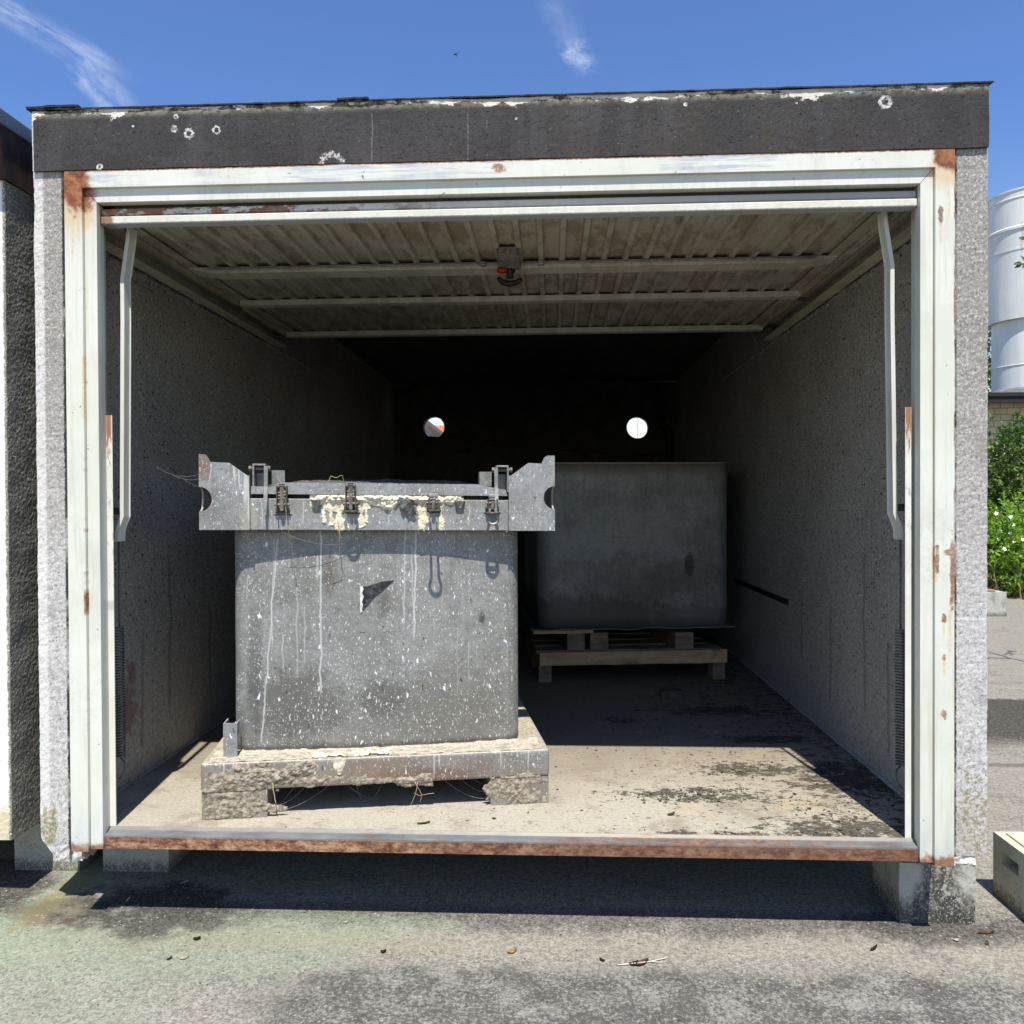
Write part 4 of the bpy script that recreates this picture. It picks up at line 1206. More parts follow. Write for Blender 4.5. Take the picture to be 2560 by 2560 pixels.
bm = BM(); rough_box(bm, -4.61, NX + 0.006, NY0 - 0.050, 5.9, 2.354, 2.52, 0.05, 0.001, 30, 1, faces='xXyYz')
new('fascia_board', bm, M['nbfascia'], NB)
bm = BM(); box(bm, -4.64, NX + 0.012, NY0 - 0.065, 5.93, 2.5205, 2.571, 0.004, 2)
new('roof_flashing', bm, M['zincflash'], NB)
o = block('concrete_block', -4.5, -4.2, 0.25, 0.7, 0.2, M['block2'], 'pale concrete block under the far side of the neighbouring garage', seed=11)
bm = BM(); box(bm, NX - 0.09, NX - 0.012, NY0 + 0.16, 5.8, 0.196, 0.204)
new('floor_edge', bm, M['under'], NB)

# ------------------------------------------------------------------ galvanized container in the doorway (local frame: x along its front, y to the back, z above the garage floor)
YAW = R(10.0)
C = tag(empty('steel_container', KP((-1.002, 0.098, FZ0)), YAW), 'bird-splattered galvanized steel container on a mud-caked base, in the sunny doorway', 'container')
C.scale = (KS, KS, KS)
def loc(name, bm, m, parent=C, smooth=False): return new(name, bm, m, parent, smooth, world_coords=False)
M['cbody'] = m_galv('splattered_galvanized_body', dens=0.60, dirt=0.30,
    drips=[(0.235, 0.93, 0.225, 0.0030, 0.8, -0.085), (0.222, 0.93, 0.55, 0.0022, 0.5, -0.03), (0.385, 0.96, 0.39, 0.0034, 0.85, -0.01), (0.715, 0.96, 0.575, 0.0034, 0.9, -0.02), (0.700, 0.9, 0.62, 0.0022, 0.6, 0.01), (0.676, 0.96, 0.625, 0.0030, 0.6, -0.012), (0.300, 0.76, 0.45, 0.003, 0.4, 0.0), (0.325, 0.7, 0.5, 0.003, 0.4, 0.0), (0.25, 0.6, 0.47, 0.003, 0.45, 0.0), (0.37, 0.87, 0.79, 0.004, 0.7, 0.02), (0.13, 0.8, 0.74, 0.002, 0.5, 0), (0.9, 0.55, 0.42, 0.003, 0.35, 0), (0.86, 0.6, 0.36, 0.002, 0.3, 0)],
    blobs=[((0.30, 0, 0.34), 0.12, (0.8, 0, 0.95), 0.62, (0.085, 0.08, 0.066)), ((0.60, 0, 0.36), 0.07, (0.9, 0, 1), 0.5, (0.09, 0.085, 0.075)), ((0.62, 0, 0.24), 0.28, (0.55, 0, 1.9), 0.3, (0.12, 0.115, 0.10)), ((0.86, 0, 0.32), 0.16, (0.9, 0, 0.9), 0.4, (0.13, 0.12, 0.085)), ((0.155, 0, 0.48), 0.03, (1.2, 0, 0.16), 0.55, (0.08, 0.08, 0.075)), ((0.41, 0, 0.8), 0.03, (1.1, 0, 0.5), 0.6, (0.09, 0.08, 0.065)), ((0.6, 0, 0.7), 0.03, (1.2, 0, 0.7), 0.45, (0.09, 0.085, 0.07)), ((0.95, 0, 0.64), 0.014, (1.4, 0, 0.6), 0.8, (0.05, 0.05, 0.05))])
M['crim'] = m_galv('splattered_galvanized_rim', base=((0.22, 0.228, 0.235), (0.315, 0.325, 0.335)), dens=0.5, dirt=0.5, top_dust=0.6,
    drips=[(0.100, 1.185, 1.135, 0.004, 0.9, 0.1), (0.118, 1.175, 1.10, 0.0025, 0.9, 0.05), (0.138, 1.155, 1.06, 0.006, 0.9, 0.04), (0.147, 1.14, 1.0, 0.005, 0.8, 0.02), (0.03, 1.18, 1.13, 0.0022, 0.6, -0.2), (0.19, 1.07, 0.98, 0.003, 0.5, 0), (0.33, 1.06, 0.99, 0.003, 0.5, 0), (0.62, 1.05, 0.98, 0.003, 0.5, 0), (0.9, 1.05, 0.97, 0.003, 0.5, 0)],
    blobs=[((0.0, 0, 1.19), 0.03, (1, 0, 0.6), 0.7, (0.17, 0.09, 0.055)), ((0.15, 0, 1.0), 0.06, (2.5, 0, 0.5), 0.5, (0.40, 0.37, 0.29)), ((0.6, 0, 1.05), 0.2, (0.5, 0, 5), 0.4, (0.2, 0.18, 0.15))])
M['cbase'] = m_galv('dusty_galvanized_base', base=((0.23, 0.24, 0.245), (0.33, 0.34, 0.345)), dens=0.5, dirt=0.45, top_dust=0.95,
    drips=[(x, 0.19, 0.19 - l, 0.003, 0.7, 0) for x, l in ((0.77, 0.075), (0.79, 0.04), (0.07, 0.05), (0.1, 0.06), (0.15, 0.045), (1.0, 0.05), (1.1, 0.06))],
    blobs=[((0.6, 0, 0.10), 0.35, (0.5, 0, 4.0), 0.65, (0.20, 0.15, 0.12)), ((0.72, 0, 0.105), 0.1, (0.6, 0, 2.6), 0.8, (0.17, 0.11, 0.07)), ((0.15, 0, 0.06), 0.2, (0.6, 0, 1.6), 0.8, (0.27, 0.225, 0.165)), ((1.07, 0, 0.05), 0.11, (0.8, 0, 1.6), 0.8, (0.22, 0.185, 0.15)), ((0.58, 0, 0.13), 0.1, (1, 0, 1.5), 0.3, (0.3, 0.2, 0.1))])

# body: rounded tank with a slightly bulging front
def outline(inset=0.0):
    x0, x1, y0, y1, r, bulge = 0.079 + inset, 1.087 - inset, 0.128 + inset, 1.04 - inset, 0.048, 0.026
    pts = []
    def arc(cx, cy, a0, a1, n=10):
        for i in range(n + 1):
            a = a0 + (a1 - a0) * i / n
            pts.append([cx + r * math.cos(a), cy + r * math.sin(a)])
    arc(x1 - r, y0 + r, -math.pi / 2, 0); arc(x1 - r, y1 - r, 0, math.pi / 2)
    arc(x0 + r, y1 - r, math.pi / 2, math.pi); arc(x0 + r, y0 + r, math.pi, 1.5 * math.pi)
    k = 22
    for i in range(1, k):
        pts.append([x0 + r + (x1 - x0 - 2 * r) * i / k, y0])
    cx, hw = (x0 + x1) / 2, (x1 - x0) / 2
    for p in pts:
        if p[1] < y0 + r:
            p[1] -= bulge * (1 - ((p[0] - cx) / hw) ** 2) * (1 - (p[1] - y0) / r)
    return pts
bm = BM()
zs_ = [0.186 + i * (0.97 - 0.186) / 26 for i in range(27)]
ol = outline()
rings = []
for z in zs_:
    row = []
    for i, (px, py) in enumerate(ol):
        d = 0.0022 * mn.noise(Vector((px * 5, py * 5, z * 5))) + 0.001 * mn.noise(Vector((px * 17, 3, z * 15)))
        row.append(bm.verts.new((px + d * 0.4, py + d, z)))
    rings.append(row)
n = len(ol)
for i in range(len(rings) - 1):
    for k in range(n):
        bm.faces.new((rings[i][k], rings[i][(k + 1) % n], rings[i + 1][(k + 1) % n], rings[i + 1][k]))
bm.faces.new(rings[0][::-1]); bm.faces.new(rings[-1])
body = loc('tank_body', bm, M['cbody'], smooth=True)

def bodyfront(px):
    cx, hw = (0.079 + 1.087) / 2, (1.087 - 0.079) / 2
    return 0.128 - 0.026 * (1 - ((px - cx) / hw) ** 2)

# torn label: black triangle with a bright strip, pale remains below
def lab(poly, off, m):
    bm = BM()
    A = [bm.verts.new((x, bodyfront(x) - off, z)) for x, z in poly]; B = [bm.verts.new((x, bodyfront(x) - off + 0.0012, z)) for x, z in poly]
    bm.faces.new(A); bm.faces.new(B[::-1])
    for i in range(len(poly)): bm.faces.new((A[i], B[i], B[(i + 1) % len(poly)], A[(i + 1) % len(poly)]))
    return bm
def bx(px, py):      # target crop pixel -> local x, z of the body front
    P, Q = 560 + px * 0.3934, 1340 + py * 0.3934
    return ((P - 584) / 712 * 0.981 + 0.095, 1.2 - (Q - 1327) * 0.001352 - FZ0)
M['label_black'] = m_simple('torn_black_label', (0.018, 0.018, 0.022), (0.10, 0.10, 0.105), 55, 0.6, lo=0.45, hi=0.7, detail=8)
M['label_white'] = m_simple('white_label_backing', (0.42, 0.42, 0.41), (0.74, 0.74, 0.73), 60, 0.7)
M['label_glue'] = m_simple('old_glue_residue', (0.175, 0.17, 0.152), (0.235, 0.23, 0.215), 200, 0.9)
tl = loc('torn_label', lab([bx(858, 325), bx(880, 330), bx(975, 300), bx(1062, 290), bx(1000, 345), bx(930, 405), bx(858, 490)], 0.0030, M['label_black']), M['label_black'])
loc('label_edge', lab([bx(842, 328), bx(858, 325), bx(864, 345), bx(855, 372), bx(866, 395), bx(853, 430), bx(860, 452), bx(852, 480), bx(857, 492), bx(842, 505)], 0.0045, M['label_white']), M['label_white'], tl)
loc('glue_patch', lab([bx(842, 512), bx(940, 408), bx(1010, 350), bx(1062, 310), bx(1108, 320), bx(1108, 632), bx(838, 632)], 0.0012, M['cbody']), M['cbody'], tl)

# base tray with fork openings
def base_shape(q, c):
    return c
bm = BM()
box(bm, -0.003, 1.174, 0.0, 1.12, 0.094, 0.190, 0.010, 3)
loc('base_tray', bm, M['cbase'])
for xa, xb in ((0.0, 0.212), (0.966, 1.171)):
    bm = BM()
    rough_box(bm, xa, xb, 0.003, 1.115, 0.0, 0.0945, 0.02, 0.0012, 40, xa, faces='xXyYz')
    loc('base_runner', bm, M['cbase'])

# mud crusts on the base
M['mud'] = m_simple('dried_mud', (0.17, 0.14, 0.105), (0.37, 0.325, 0.255), 60, 0.97, bump=0.6, detail=9, lo=0.40, hi=0.60)
def mudh(cx, cz, rx, rz, hgt, sd):
    def f(u, v):
        d = 1 - math.hypot((u - cx) / rx, (v - cz) / rz)
        n1 = fbm(u * 18 + sd, v * 26, sd) * 0.75
        n2 = fbm(u * 48, v * 58 + sd, 2.0, 7)
        e = d + n1 - 0.12
        if e <= 0: return -0.01
        return hgt * 0.5 * (0.12 + 0.88 * sm(e, 0, 0.6)) * (0.85 + 1.1 * n2) + 0.0003
    return f
crusts = [(0.20, 0.145, 0.10, 0.045, 0.014, 1.0), (0.31, 0.15, 0.06, 0.042, 0.017, 2.3), (0.08, 0.095, 0.12, 0.035, 0.009, 4.1), (0.11, 0.035, 0.14, 0.05, 0.007, 5.7), (0.40, 0.115, 0.13, 0.02, 0.007, 7.7), (0.12, 0.13, 0.13, 0.03, 0.006, 17.7), (0.55, 0.106, 0.1, 0.012, 0.004, 27.7), (0.72, 0.105, 0.08, 0.02, 0.007, 9.2), (1.06, 0.045, 0.11, 0.055, 0.006, 12.4)]
for q in crusts:
    bm = BM()
    heightfield(bm, max(0.002, q[0] - q[2] * 1.9), min(1.17, q[0] + q[2] * 1.9), max(0.004, q[1] - q[3] * 1.9), min(0.186, q[1] + q[3] * 1.9), 0.0035, mudh(*q),
                lambda u, v, h: (u, (0.0 if v > 0.094 else 0.003) - h, v))
    if len(bm.faces): loc('mud_crust', bm, M['mud'])
    else: bm.free()

# pale dust and grit lying along the front ledge
M['grit'] = m_simple('pale_grit', (0.33, 0.29, 0.22), (0.55, 0.505, 0.415), 110, 0.97, bump=0.7)
bm = BM()
heightfield(bm, 0.02, 1.15, 0.004, 0.135, 0.0055, lambda u, v: 0.0035 * (0.35 + 1.1 * fbm(u * 26, v * 40, 3, 6)) - 0.0006 + 0.004 * sm(v, 0.07, 0.125), lambda u, v, h: (u, v, 0.1895 + h))
go = loc('grit_layer', bm, M['grit']); go['kind'] = 'stuff'

# rim: corner plates, front band, lid rail, lid.  It sags a little to the right.
def sag(bm):
    for v in bm.verts: v.co.z -= 0.0115 * v.co.x
RZ = 1.213 - FZ0; RY = 0.056
def plate(pts):
    """2d outline with the half-round grip notch"""
    return pts
def arcp(cx, cz, r, a0, a1, n=14): return [(cx + r * math.cos(a0 + (a1 - a0) * i / n), cz + r * math.sin(a0 + (a1 - a0) * i / n)) for i in range(n + 1)]
def Z(wz): return wz - FZ0
pl = [(-0.013, Z(1.469)), (0.010, Z(1.468)), (0.0155, Z(1.460)), (0.0245, Z(1.443)), (0.086, Z(1.441)), (0.1445, Z(1.399)), (0.153, Z(1.399)), (0.153, RZ), (-0.013, RZ)]
pl += arcp(-0.013, Z(1.317), 0.042, -math.pi / 2, math.pi / 2)
pr = [(1.041, RZ), (1.041, Z(1.408)), (1.050, Z(1.408)), (1.112, Z(1.4535)), (1.160, Z(1.452)), (1.170, Z(1.474)), (1.182, Z(1.481)), (1.207, Z(1.481))]
pr += arcp(1.207, Z(1.331), 0.041, math.pi / 2, 1.5 * math.pi)
pr += [(1.207, RZ)]
for pts, xs_, sgn in ((pl, -0.013, 1), (pr, 1.207, -1)):
    bm = BM()
    prism(bm, pts, 'y', RY, RY + 0.007)
    # side plate folded back from the front plate, with the other half of the notch
    zc = Z(1.317) if sgn > 0 else Z(1.331)
    sp_ = [(RY + 0.0072, RZ), (RY + 0.16, RZ), (RY + 0.16, Z(1.40)), (RY + 0.09, Z(1.44)), (RY + 0.0072, Z(1.462))]
    sp_ += [(RY + 0.0072 + 0.036 * math.cos(a), zc + 0.041 * math.sin(a)) for a in [math.pi / 2 - math.pi * i / 12 for i in range(13)]]
    a, b = sorted((xs_, xs_ + sgn * 0.006)); prism(bm, sp_, 'x', a, b)
    xe = pts[6][0] if sgn > 0 else 1.041
    a, b = sorted((xe, xe - sgn * 0.006)) if sgn > 0 else (xe, xe + 0.006)
    box(bm, a, b, RY - 0.006, RY - 0.0002, RZ + 0.001, Z(1.398))     # turned-out lip beside the band
    sag(bm)
    loc('corner_plate', bm, M['crim'])
bm = BM()
box(bm, 0.1532, 1.0408, RY + 0.004, RY + 0.012, RZ, Z(1.321), 0.002, 1)
box(bm, 0.1532, 1.0408, RY + 0.0122, RY + 0.06, RZ, RZ + 0.006)
sag(bm); loc('rim_band', bm, M['crim'])
bm = BM()
for xa, xb, ya, yb in ((0.02, 0.06, 0.24, 0.95), (1.115, 1.155, 0.24, 0.95), (0.02, 1.155, 0.952, 0.99)):
    box(bm, xa, xb, ya, yb, RZ, Z(1.33), 0.003, 1)
for xa in (-0.013, 1.200): box(bm, xa, xa + 0.007, 0.95, 1.10, RZ, Z(1.46))
sag(bm); loc('rim_sides', bm, M['crim'])
bm = BM()
prism(bm, [(0.158, Z(1.336)), (0.158, Z(1.362)), (0.235, Z(1.362)), (0.250, Z(1.376)), (0.930, Z(1.376)), (0.955, Z(1.370)), (1.030, Z(1.358)), (1.036, Z(1.336))], 'y', RY - 0.002, RY + 0.035)
sag(bm); loc('lid_rail', bm, M['crim'])
bm = BM()
def lidh(u, v):
    e = min(u - 0.15, 1.045 - u, v - 0.108, 1.02 - v)
    return 0.012 + 0.03 * sm(e, 0, 0.2) + 0.006 * fbm(u * 14, v * 14, 4) + 0.003 * fbm(u * 60, v * 60, 4)
heightfield(bm, 0.15, 1.045, 0.108, 1.02, 0.012, lidh, lambda u, v, h: (u, v, Z(1.352) + h))
sag(bm); loc('lid', bm, m_simple('dusty_dark_lid', (0.03, 0.029, 0.027), (0.13, 0.125, 0.11), 80, 0.97, bump=0.6))
bm = BM(); box(bm, 0.16, 1.03, RY + 0.036, 1.0, Z(1.30), Z(1.352)); sag(bm)
loc('rubber_seal', bm, M['black'])

# hinge posts with bolt and lever
def hinge(x, lever_side, ztop):
    bm = BM()
    x0, x1 = x - 0.022, x + 0.022
    for xx in (x0, x1 - 0.006): box(bm, xx, xx + 0.006, RY + 0.001, RY + 0.05, Z(1.337), ztop - 0.0062, 0.001, 1)
    box(bm, x0, x1, RY + 0.001, RY + 0.05, ztop - 0.006, ztop, 0.001, 1)
    box(bm, x0 + 0.007, x1 - 0.007, RY + 0.044, RY + 0.049, Z(1.337), ztop - 0.03)
    h = loc('hinge_post', bm, M['steel'])
    bm = BM()
    zb = ztop - 0.016
    tube(bm, [(x0 - 0.014, RY + 0.018, zb), (x1 + 0.014, RY + 0.018, zb)], 0.0055, 8)
    for xx in (x0 - 0.014, x1 + 0.006): tube(bm, [(xx, RY + 0.018, zb), (xx + 0.008, RY + 0.018, zb)], 0.0105, 6)
    loc('hinge_bolt', bm, M['rustbolt'], h)
    bm = BM()
    xl = x + lever_side * 0.024
    vs = []
    for z, yy, hw in ((ztop - 0.008, RY - 0.006, 0.006), (Z(1.36), RY - 0.008, 0.006), (Z(1.31), RY - 0.020, 0.0065), (Z(1.262), RY - 0.022, 0.003)):
        vs.append([bm.verts.new((xl - hw, yy, z)), bm.verts.new((xl + hw, yy, z)), bm.verts.new((xl + hw, yy + 0.008, z)), bm.verts.new((xl - hw, yy + 0.008, z))])
    for i in range(3):
        for k in range(4): bm.faces.new((vs[i][k], vs[i][(k + 1) % 4], vs[i + 1][(k + 1) % 4], vs[i + 1][k]))
    bm.faces.new(vs[0]); bm.faces.new(vs[-1][::-1])
    loc('hinge_lever', bm, M['steel'], h)
    # second bracket behind
    bm = BM()
    xb = x + lever_side * 0.055
    box(bm, xb - 0.022, xb + 0.022, RY + 0.06, RY + 0.064, Z(1.36), ztop - 0.02); box(bm, xb - 0.022, xb - 0.018, RY + 0.0642, RY + 0.12, Z(1.36), ztop - 0.02)
    loc('hinge_bracket', bm, M['steel'], h)
M['rustbolt'] = m_simple('rusty_bolt', (0.13, 0.10, 0.085), (0.27, 0.23, 0.21), 90, 0.85)
hinge(0.184, 1, Z(1.437)); hinge(1.020, -1, Z(1.432))

# over-centre latches
def latch(x, zlow, kind_, ring=0.0):
    bm = BM()
    yb = RY + 0.0035
    box(bm, x - 0.024, x + 0.024, yb - 0.006, yb, zlow, zlow + 0.020, 0.002, 1)
    for s_ in (-1, 1):
        a, b = sorted((x + s_ * 0.014, x + s_ * 0.018))
        box(bm, a, b, yb - 0.028, yb - 0.0062, zlow + 0.004, zlow + (0.095 if kind_ == 'tall' else 0.045), 0.0012, 1)
    o = loc('latch', bm, M['darksteel'])
    bm = BM()
    zt = zlow + (0.088 if kind_ == 'tall' else 0.036)
    tube(bm, [(x - 0.025, yb - 0.020, zlow + 0.03), (x + 0.025, yb - 0.020, zlow + 0.03)], 0.0045, 8)
    tube(bm, [(x, yb - 0.020, zlow + 0.01), (x + 0.001, yb - 0.024, zt)], 0.007, 8)
    if kind_ == 'tall':
        for zz in (0.05, 0.06, 0.07): tube(bm, [(x - 0.012, yb - 0.024, zlow + zz), (x + 0.012, yb - 0.022, zlow + zz + 0.002)], 0.004, 6)
        tube(bm, [(x - 0.013, yb - 0.02, zt), (x - 0.012, yb - 0.012, zt + 0.012), (x + 0.012, yb - 0.012, zt + 0.012), (x + 0.013, yb - 0.02, zt)], 0.004, 6)
    loc('latch_spring', bm, M['rustbolt'], o)
    if ring:
        bm = BM()
        pts = [(x - 0.008, yb - 0.02, zlow + 0.012)]
        for i in range(11):
            a = math.pi * (1.0 + i / 10)
            pts.append((x + 0.0195 * math.cos(a), yb - 0.022, zlow - ring + 0.016 * math.sin(a)))
        pts.append((x + 0.008, yb - 0.02, zlow + 0.012))
        tube(bm, pts, 0.0048, 7)
        loc('latch_ring', bm, M['steel'], o)
    bm = BM(); box(bm, x - 0.03, x + 0.032, RY + 0.0028, RY + 0.0045, zlow - 0.006, zlow - 0.0035)  # slot's inner shade drawn as a thin black strip on the band
    loc('latch_slot_dark', bm, M['black'], o)
bm = None
latch(0.262, Z(1.264) + 0.003, 'tall'); latch(0.492, Z(1.264) + 0.006, 'tall'); latch(0.775, Z(1.262) + 0.009, 'short'); latch(0.982, Z(1.258) + 0.011, 'short', 0.028)
def handle(x, z, reach):
    bm = BM()
    pts = [(x - 0.012, RY - 0.016, z)]
    pts += [(x - 0.013, RY - reach + 0.028, z + 0.002)]
    for i in range(9):
        a = math.pi * (1.0 + i / 8)
        pts.append((x + 0.021 * math.cos(a), RY - reach + 0.016 * math.sin(a) + 0.01, z + 0.002))
    pts += [(x + 0.013, RY - reach + 0.028, z + 0.002), (x + 0.012, RY - 0.016, z)]
    tube(bm, pts, 0.0050, 7)
    loc('latch_handle', bm, M['darksteel'])
handle(0.775, Z(1.272), 0.095); handle(0.982, Z(1.262), 0.045); handle(0.492, Z(1.270), 0.030)
# pressed V gussets and small clips under the lid rail
for x in (0.375, 0.868):
    bm = BM()
    zt, zb = Z(1.319), Z(1.270)
    a = [bm.verts.new(p) for p in ((x - 0.020, RY + 0.0038, zt), (x + 0.020, RY + 0.0038, zt), (x, RY + 0.0038, zb), (x - 0.014, RY - 0.018, zt - 0.002), (x + 0.014, RY - 0.018, zt - 0.002))]
    for f in ((0, 3, 2), (1, 2, 4), (3, 4, 2), (0, 1, 4, 3), (0, 2, 1)): bm.faces.new([a[i] for i in f])
    sag(bm); loc('v_gusset', bm, M['crim'])
for x in (0.775, 0.984):
    bm = BM(); box(bm, x - 0.016, x + 0.016, RY - 0.012, RY - 0.0022, Z(1.330), Z(1.342), 0.002, 1)
    box(bm, x - 0.013, x + 0.013, RY - 0.010, RY - 0.002, Z(1.322), Z(1.3298)); sag(bm)
    loc('rail_clip', bm, M['steel'])

# yellow foam squeezed out of the lid joint, with runs down the band
M['foam'] = m_simple('yellowed_pu_foam', (0.60, 0.53, 0.37), (0.74, 0.69, 0.54), 60, 0.9, bump=0.6)
def foam(u, v):
    w_ = v + 0.0115 * u        # undo the sag
    zc = Z(1.327)
    k = sm(u, 0.34, 0.40) * (1 - sm(u, 0.80, 0.90))
    thick = 0.011 + 0.010 * fbm(u * 18, 0.3, 1)
    n = fbm(u * 45, v * 45, 6); n2 = fbm(u * 110, v * 110, 2)
    h = -1
    lower = 0.026 * (0.4 + 0.9 * max(0, fbm(u * 9, 7.7, 1)))
    top, bot = zc + 0.010, zc - lower * 1.2 - 0.006
    if bot < w_ < top and k > 0.1:
        e = min(top - w_, w_ - bot) / 0.008
        h = 0.009 * min(1, e) * k * (0.75 + 0.9 * n) + 0.003 * n2
    for cx, zb, ww in ((0.400, Z(1.235), 0.008), (0.425, Z(1.228), 0.008), (0.452, RZ + 0.002, 0.017), (0.475, RZ + 0.001, 0.010), (0.528, Z(1.222), 0.014), (0.545, Z(1.236), 0.007), (0.735, RZ + 0.002, 0.013), (0.752, Z(1.235), 0.008), (0.800, Z(1.215), 0.011), (0.782, Z(1.29), 0.02), (0.44, Z(1.275), 0.045), (0.54, Z(1.285), 0.025)):
        ww2 = ww * (0.8 + 0.8 * fbm(v * 25, cx * 30, 1)) 
        d = abs(u - cx + 0.004 * fbm(v * 30, cx * 9, 1)) / max(ww2, 0.003)
        if d < 1 and zb + 0.006 * n < w_ < zc:
            h = max(h, 0.0028 * (1 - d * d) ** 0.5 * (0.6 + 1.0 * n) + 0.0012 * n2 + 0.0006)
    return h
bm = BM()
heightfield(bm, 0.33, 0.92, RZ - 0.012, Z(1.345), 0.0024, foam, lambda u, v, h: (u, RY + 0.0035 - h * (1.5 if v > Z(1.31) else 1.0), v))
loc('foam_bead', bm, M['foam'], smooth=True)
bm = BM()
heightfield(bm, 0.36, 0.62, 0.006, 0.06, 0.003, lambda u, v: (0.014 * (0.2 + fbm(u * 22, v * 30, 9)) - 0.002) * (1 if abs(u - 0.43) < 0.07 or abs(u - 0.57) < 0.05 else -1), lambda u, v, h: (u, v, 0.193 + h))
heightfield(bm, 0.425, 0.475, 0.135, 0.19, 0.003, lambda u, v: 0.007 * (1 - abs(u - 0.45) / (0.004 + 0.35 * (v - 0.13))) + 0.003 * fbm(u * 60, v * 60, 2), lambda u, v, h: (u, -0.001 - h, v))
if len(bm.faces): loc('foam_drop', bm, M['foam'], smooth=True)
# black plastic scrap pulled out of the joint
bm = BM()
gp = {}
for i in range(16):
    for j in range(13):
        u, v = i / 15, j / 12
        x = 0.655 + 0.05 * u + 0.02 * (1 - v) * 0.6
        z = Z(1.322) - 0.055 * (1 - v)
        gp[i, j] = bm.verts.new((x + 0.004 * fbm(u * 3, v * 5, 1), RY - 0.006 - 0.012 * abs(fbm(u * 4, v * 2.5, 4)) - 0.004 * v, z - 0.01 * u))
for i in range(15):
    for j in range(12):
        if j > 3 - abs(i - 9) * 0.3 or i > 5: bm.faces.new((gp[i, j], gp[i + 1, j], gp[i + 1, j + 1], gp[i, j + 1]))
loc('plastic_scrap', bm, m_simple('torn_black_film', (0.03, 0.03, 0.032), (0.16, 0.16, 0.165), 30, 0.35), smooth=True)

# stacking bracket on the left of the base
bm = BM()
box(bm, 0.058, 0.104, 0.062, 0.067, 0.190, 0.305); box(bm, 0.058, 0.0625, 0.0672, 0.13, 0.190, 0.305); box(bm, 0.0995, 0.104, 0.0672, 0.1, 0.26, 0.305)
loc('corner_bracket', bm, M['crim'])

# ------------------------------------------------------------------ second tank on a pallet at the back
PY = R(6.5)
PZ = FZ
P = tag(empty('wooden_pallet', KP((0.085, 2.206, FZ0)), PY), 'low wooden pallet on the garage floor carrying the dark tank', 'pallet')
P.scale = (KS, KS, KS)
MP = Matrix.Translation(P.location) @ Matrix.Rotation(PY, 4, 'Z') @ Matrix.Diagonal((KS, KS, KS, 1))
def ploc(name, bm, m, parent=P, smooth=False): return new(name, bm, m, parent, smooth, world_coords=False)
bm = BM(); rough_box(bm, 0.006, 1.118, -0.012, 0.016, 0.103, 0.180, 0.02, 0.0012, 20, 3); ploc('front_board', bm, M['wood'])
for i, yy in enumerate((0.02, 0.20, 0.40, 0.62, 0.84)):
    bm = BM(); rough_box(bm, -0.01, 1.10 - 0.03 * (i % 2), yy, yy + 0.13, 0.166 + 0.002 * (i % 2), 0.186, 0.03, 0.002, 14, i); ploc('deck_slat', bm, M['woodgrey'])
for xx in (0.002, 0.52, 1.04):
    for yy in (0.0, 0.45, 0.85):
        bm = BM(); rough_box(bm, xx, xx + 0.075, yy + 0.018, yy + 0.12, 0.0, 0.1655, 0.02, 0.001, 25, xx + yy)
        if not (xx == 0.52 and yy == 0.0): ploc('pallet_foot', bm, M['woodgrey'])
        else: bm.free()
for xx, x2, yy, lab_ in ((0.170, 0.272, 0.0, 'leftmost of three square wooden blocks wedged between pallet and dark tank'), (0.305, 0.410, 0.0, 'middle one of three square wooden blocks between pallet and dark tank'), (0.800, 0.910, -0.035, 'worn wooden block sticking out over the pallet board at the right')):
    bm = BM(); rough_box(bm, xx, x2, yy, yy + 0.6, 0.189, 0.288, 0.016, 0.0016, 22, xx)
    bm.transform(MP)
    tag(new('wooden_block', bm, M['woodgrey']), lab_, 'wooden block', 'wooden blocks under the dark tank')
bm = BM()
rough_box(bm, -0.03, 0.32, -0.01, 0.09, 0.2885, 0.306, 0.016, 0.0025, 14, 5)
bm.transform(MP)
tag(new('wooden_board', bm, M['woodlight']), 'pale split board end lying under the left corner of the dark tank', 'board')

M['tank2'] = m_galv('dark_zinc_tank', bfine=5.0, bsoft=0.3, base=((0.25, 0.252, 0.235), (0.35, 0.35, 0.325)), dens=0.0, dirt=0.45, metal=0.35,
    blobs=[((0.55, 0, 0.22), 0.22, (0.8, 0, 1.1), 0.4, (0.10, 0.092, 0.082)), ((0.85, 0, 0.30), 0.16, (0.8, 0, 1.5), 0.4, (0.10, 0.092, 0.082)), ((0.905, 0, 0.37), 0.04, (1.4, 0, 0.55), 0.8, (0.05, 0.047, 0.045)), ((0.25, 0, 0.08), 0.3, (0.6, 0, 2.4), 0.6, (0.07, 0.065, 0.06)), ((0.5, 0, 0.03), 0.8, (0.5, 0, 9), 0.6, (0.13, 0.125, 0.115)), ((0.5, 0, 0.97), 0.8, (0.5, 0, 12), 0.5, (0.22, 0.17, 0.12)), ((0.5, 0, 0.54), 0.09, (0.9, 0, 22), 0.35, (0.10, 0.10, 0.10)), ((0.445, 0, 0.55), 0.06, (14, 0, 0.8), 0.35, (0.10, 0.10, 0.10))])
T = tag(empty('storage_tank', KP((0.085, 2.206, FZ0 + 0.307)), PY), 'dark grey rounded steel tank standing on blocks over the pallet, deep in the garage', 'tank')
T.scale = (KS, KS, KS)
bm = BM()
def rr(x0, x1, y0, y1, r, n=8):
    pts = []
    for cx, cy, a0 in ((x1 - r, y0 + r, -math.pi / 2), (x1 - r, y1 - r, 0), (x0 + r, y1 - r, math.pi / 2), (x0 + r, y0 + r, math.pi)):
        for i in range(n + 1):
            a = a0 + math.pi / 2 * i / n; pts.append((cx + r * math.cos(a), cy + r * math.sin(a)))
    return pts
olt = rr(0.0, 1.160, 0.03, 1.1, 0.10)
rings = []
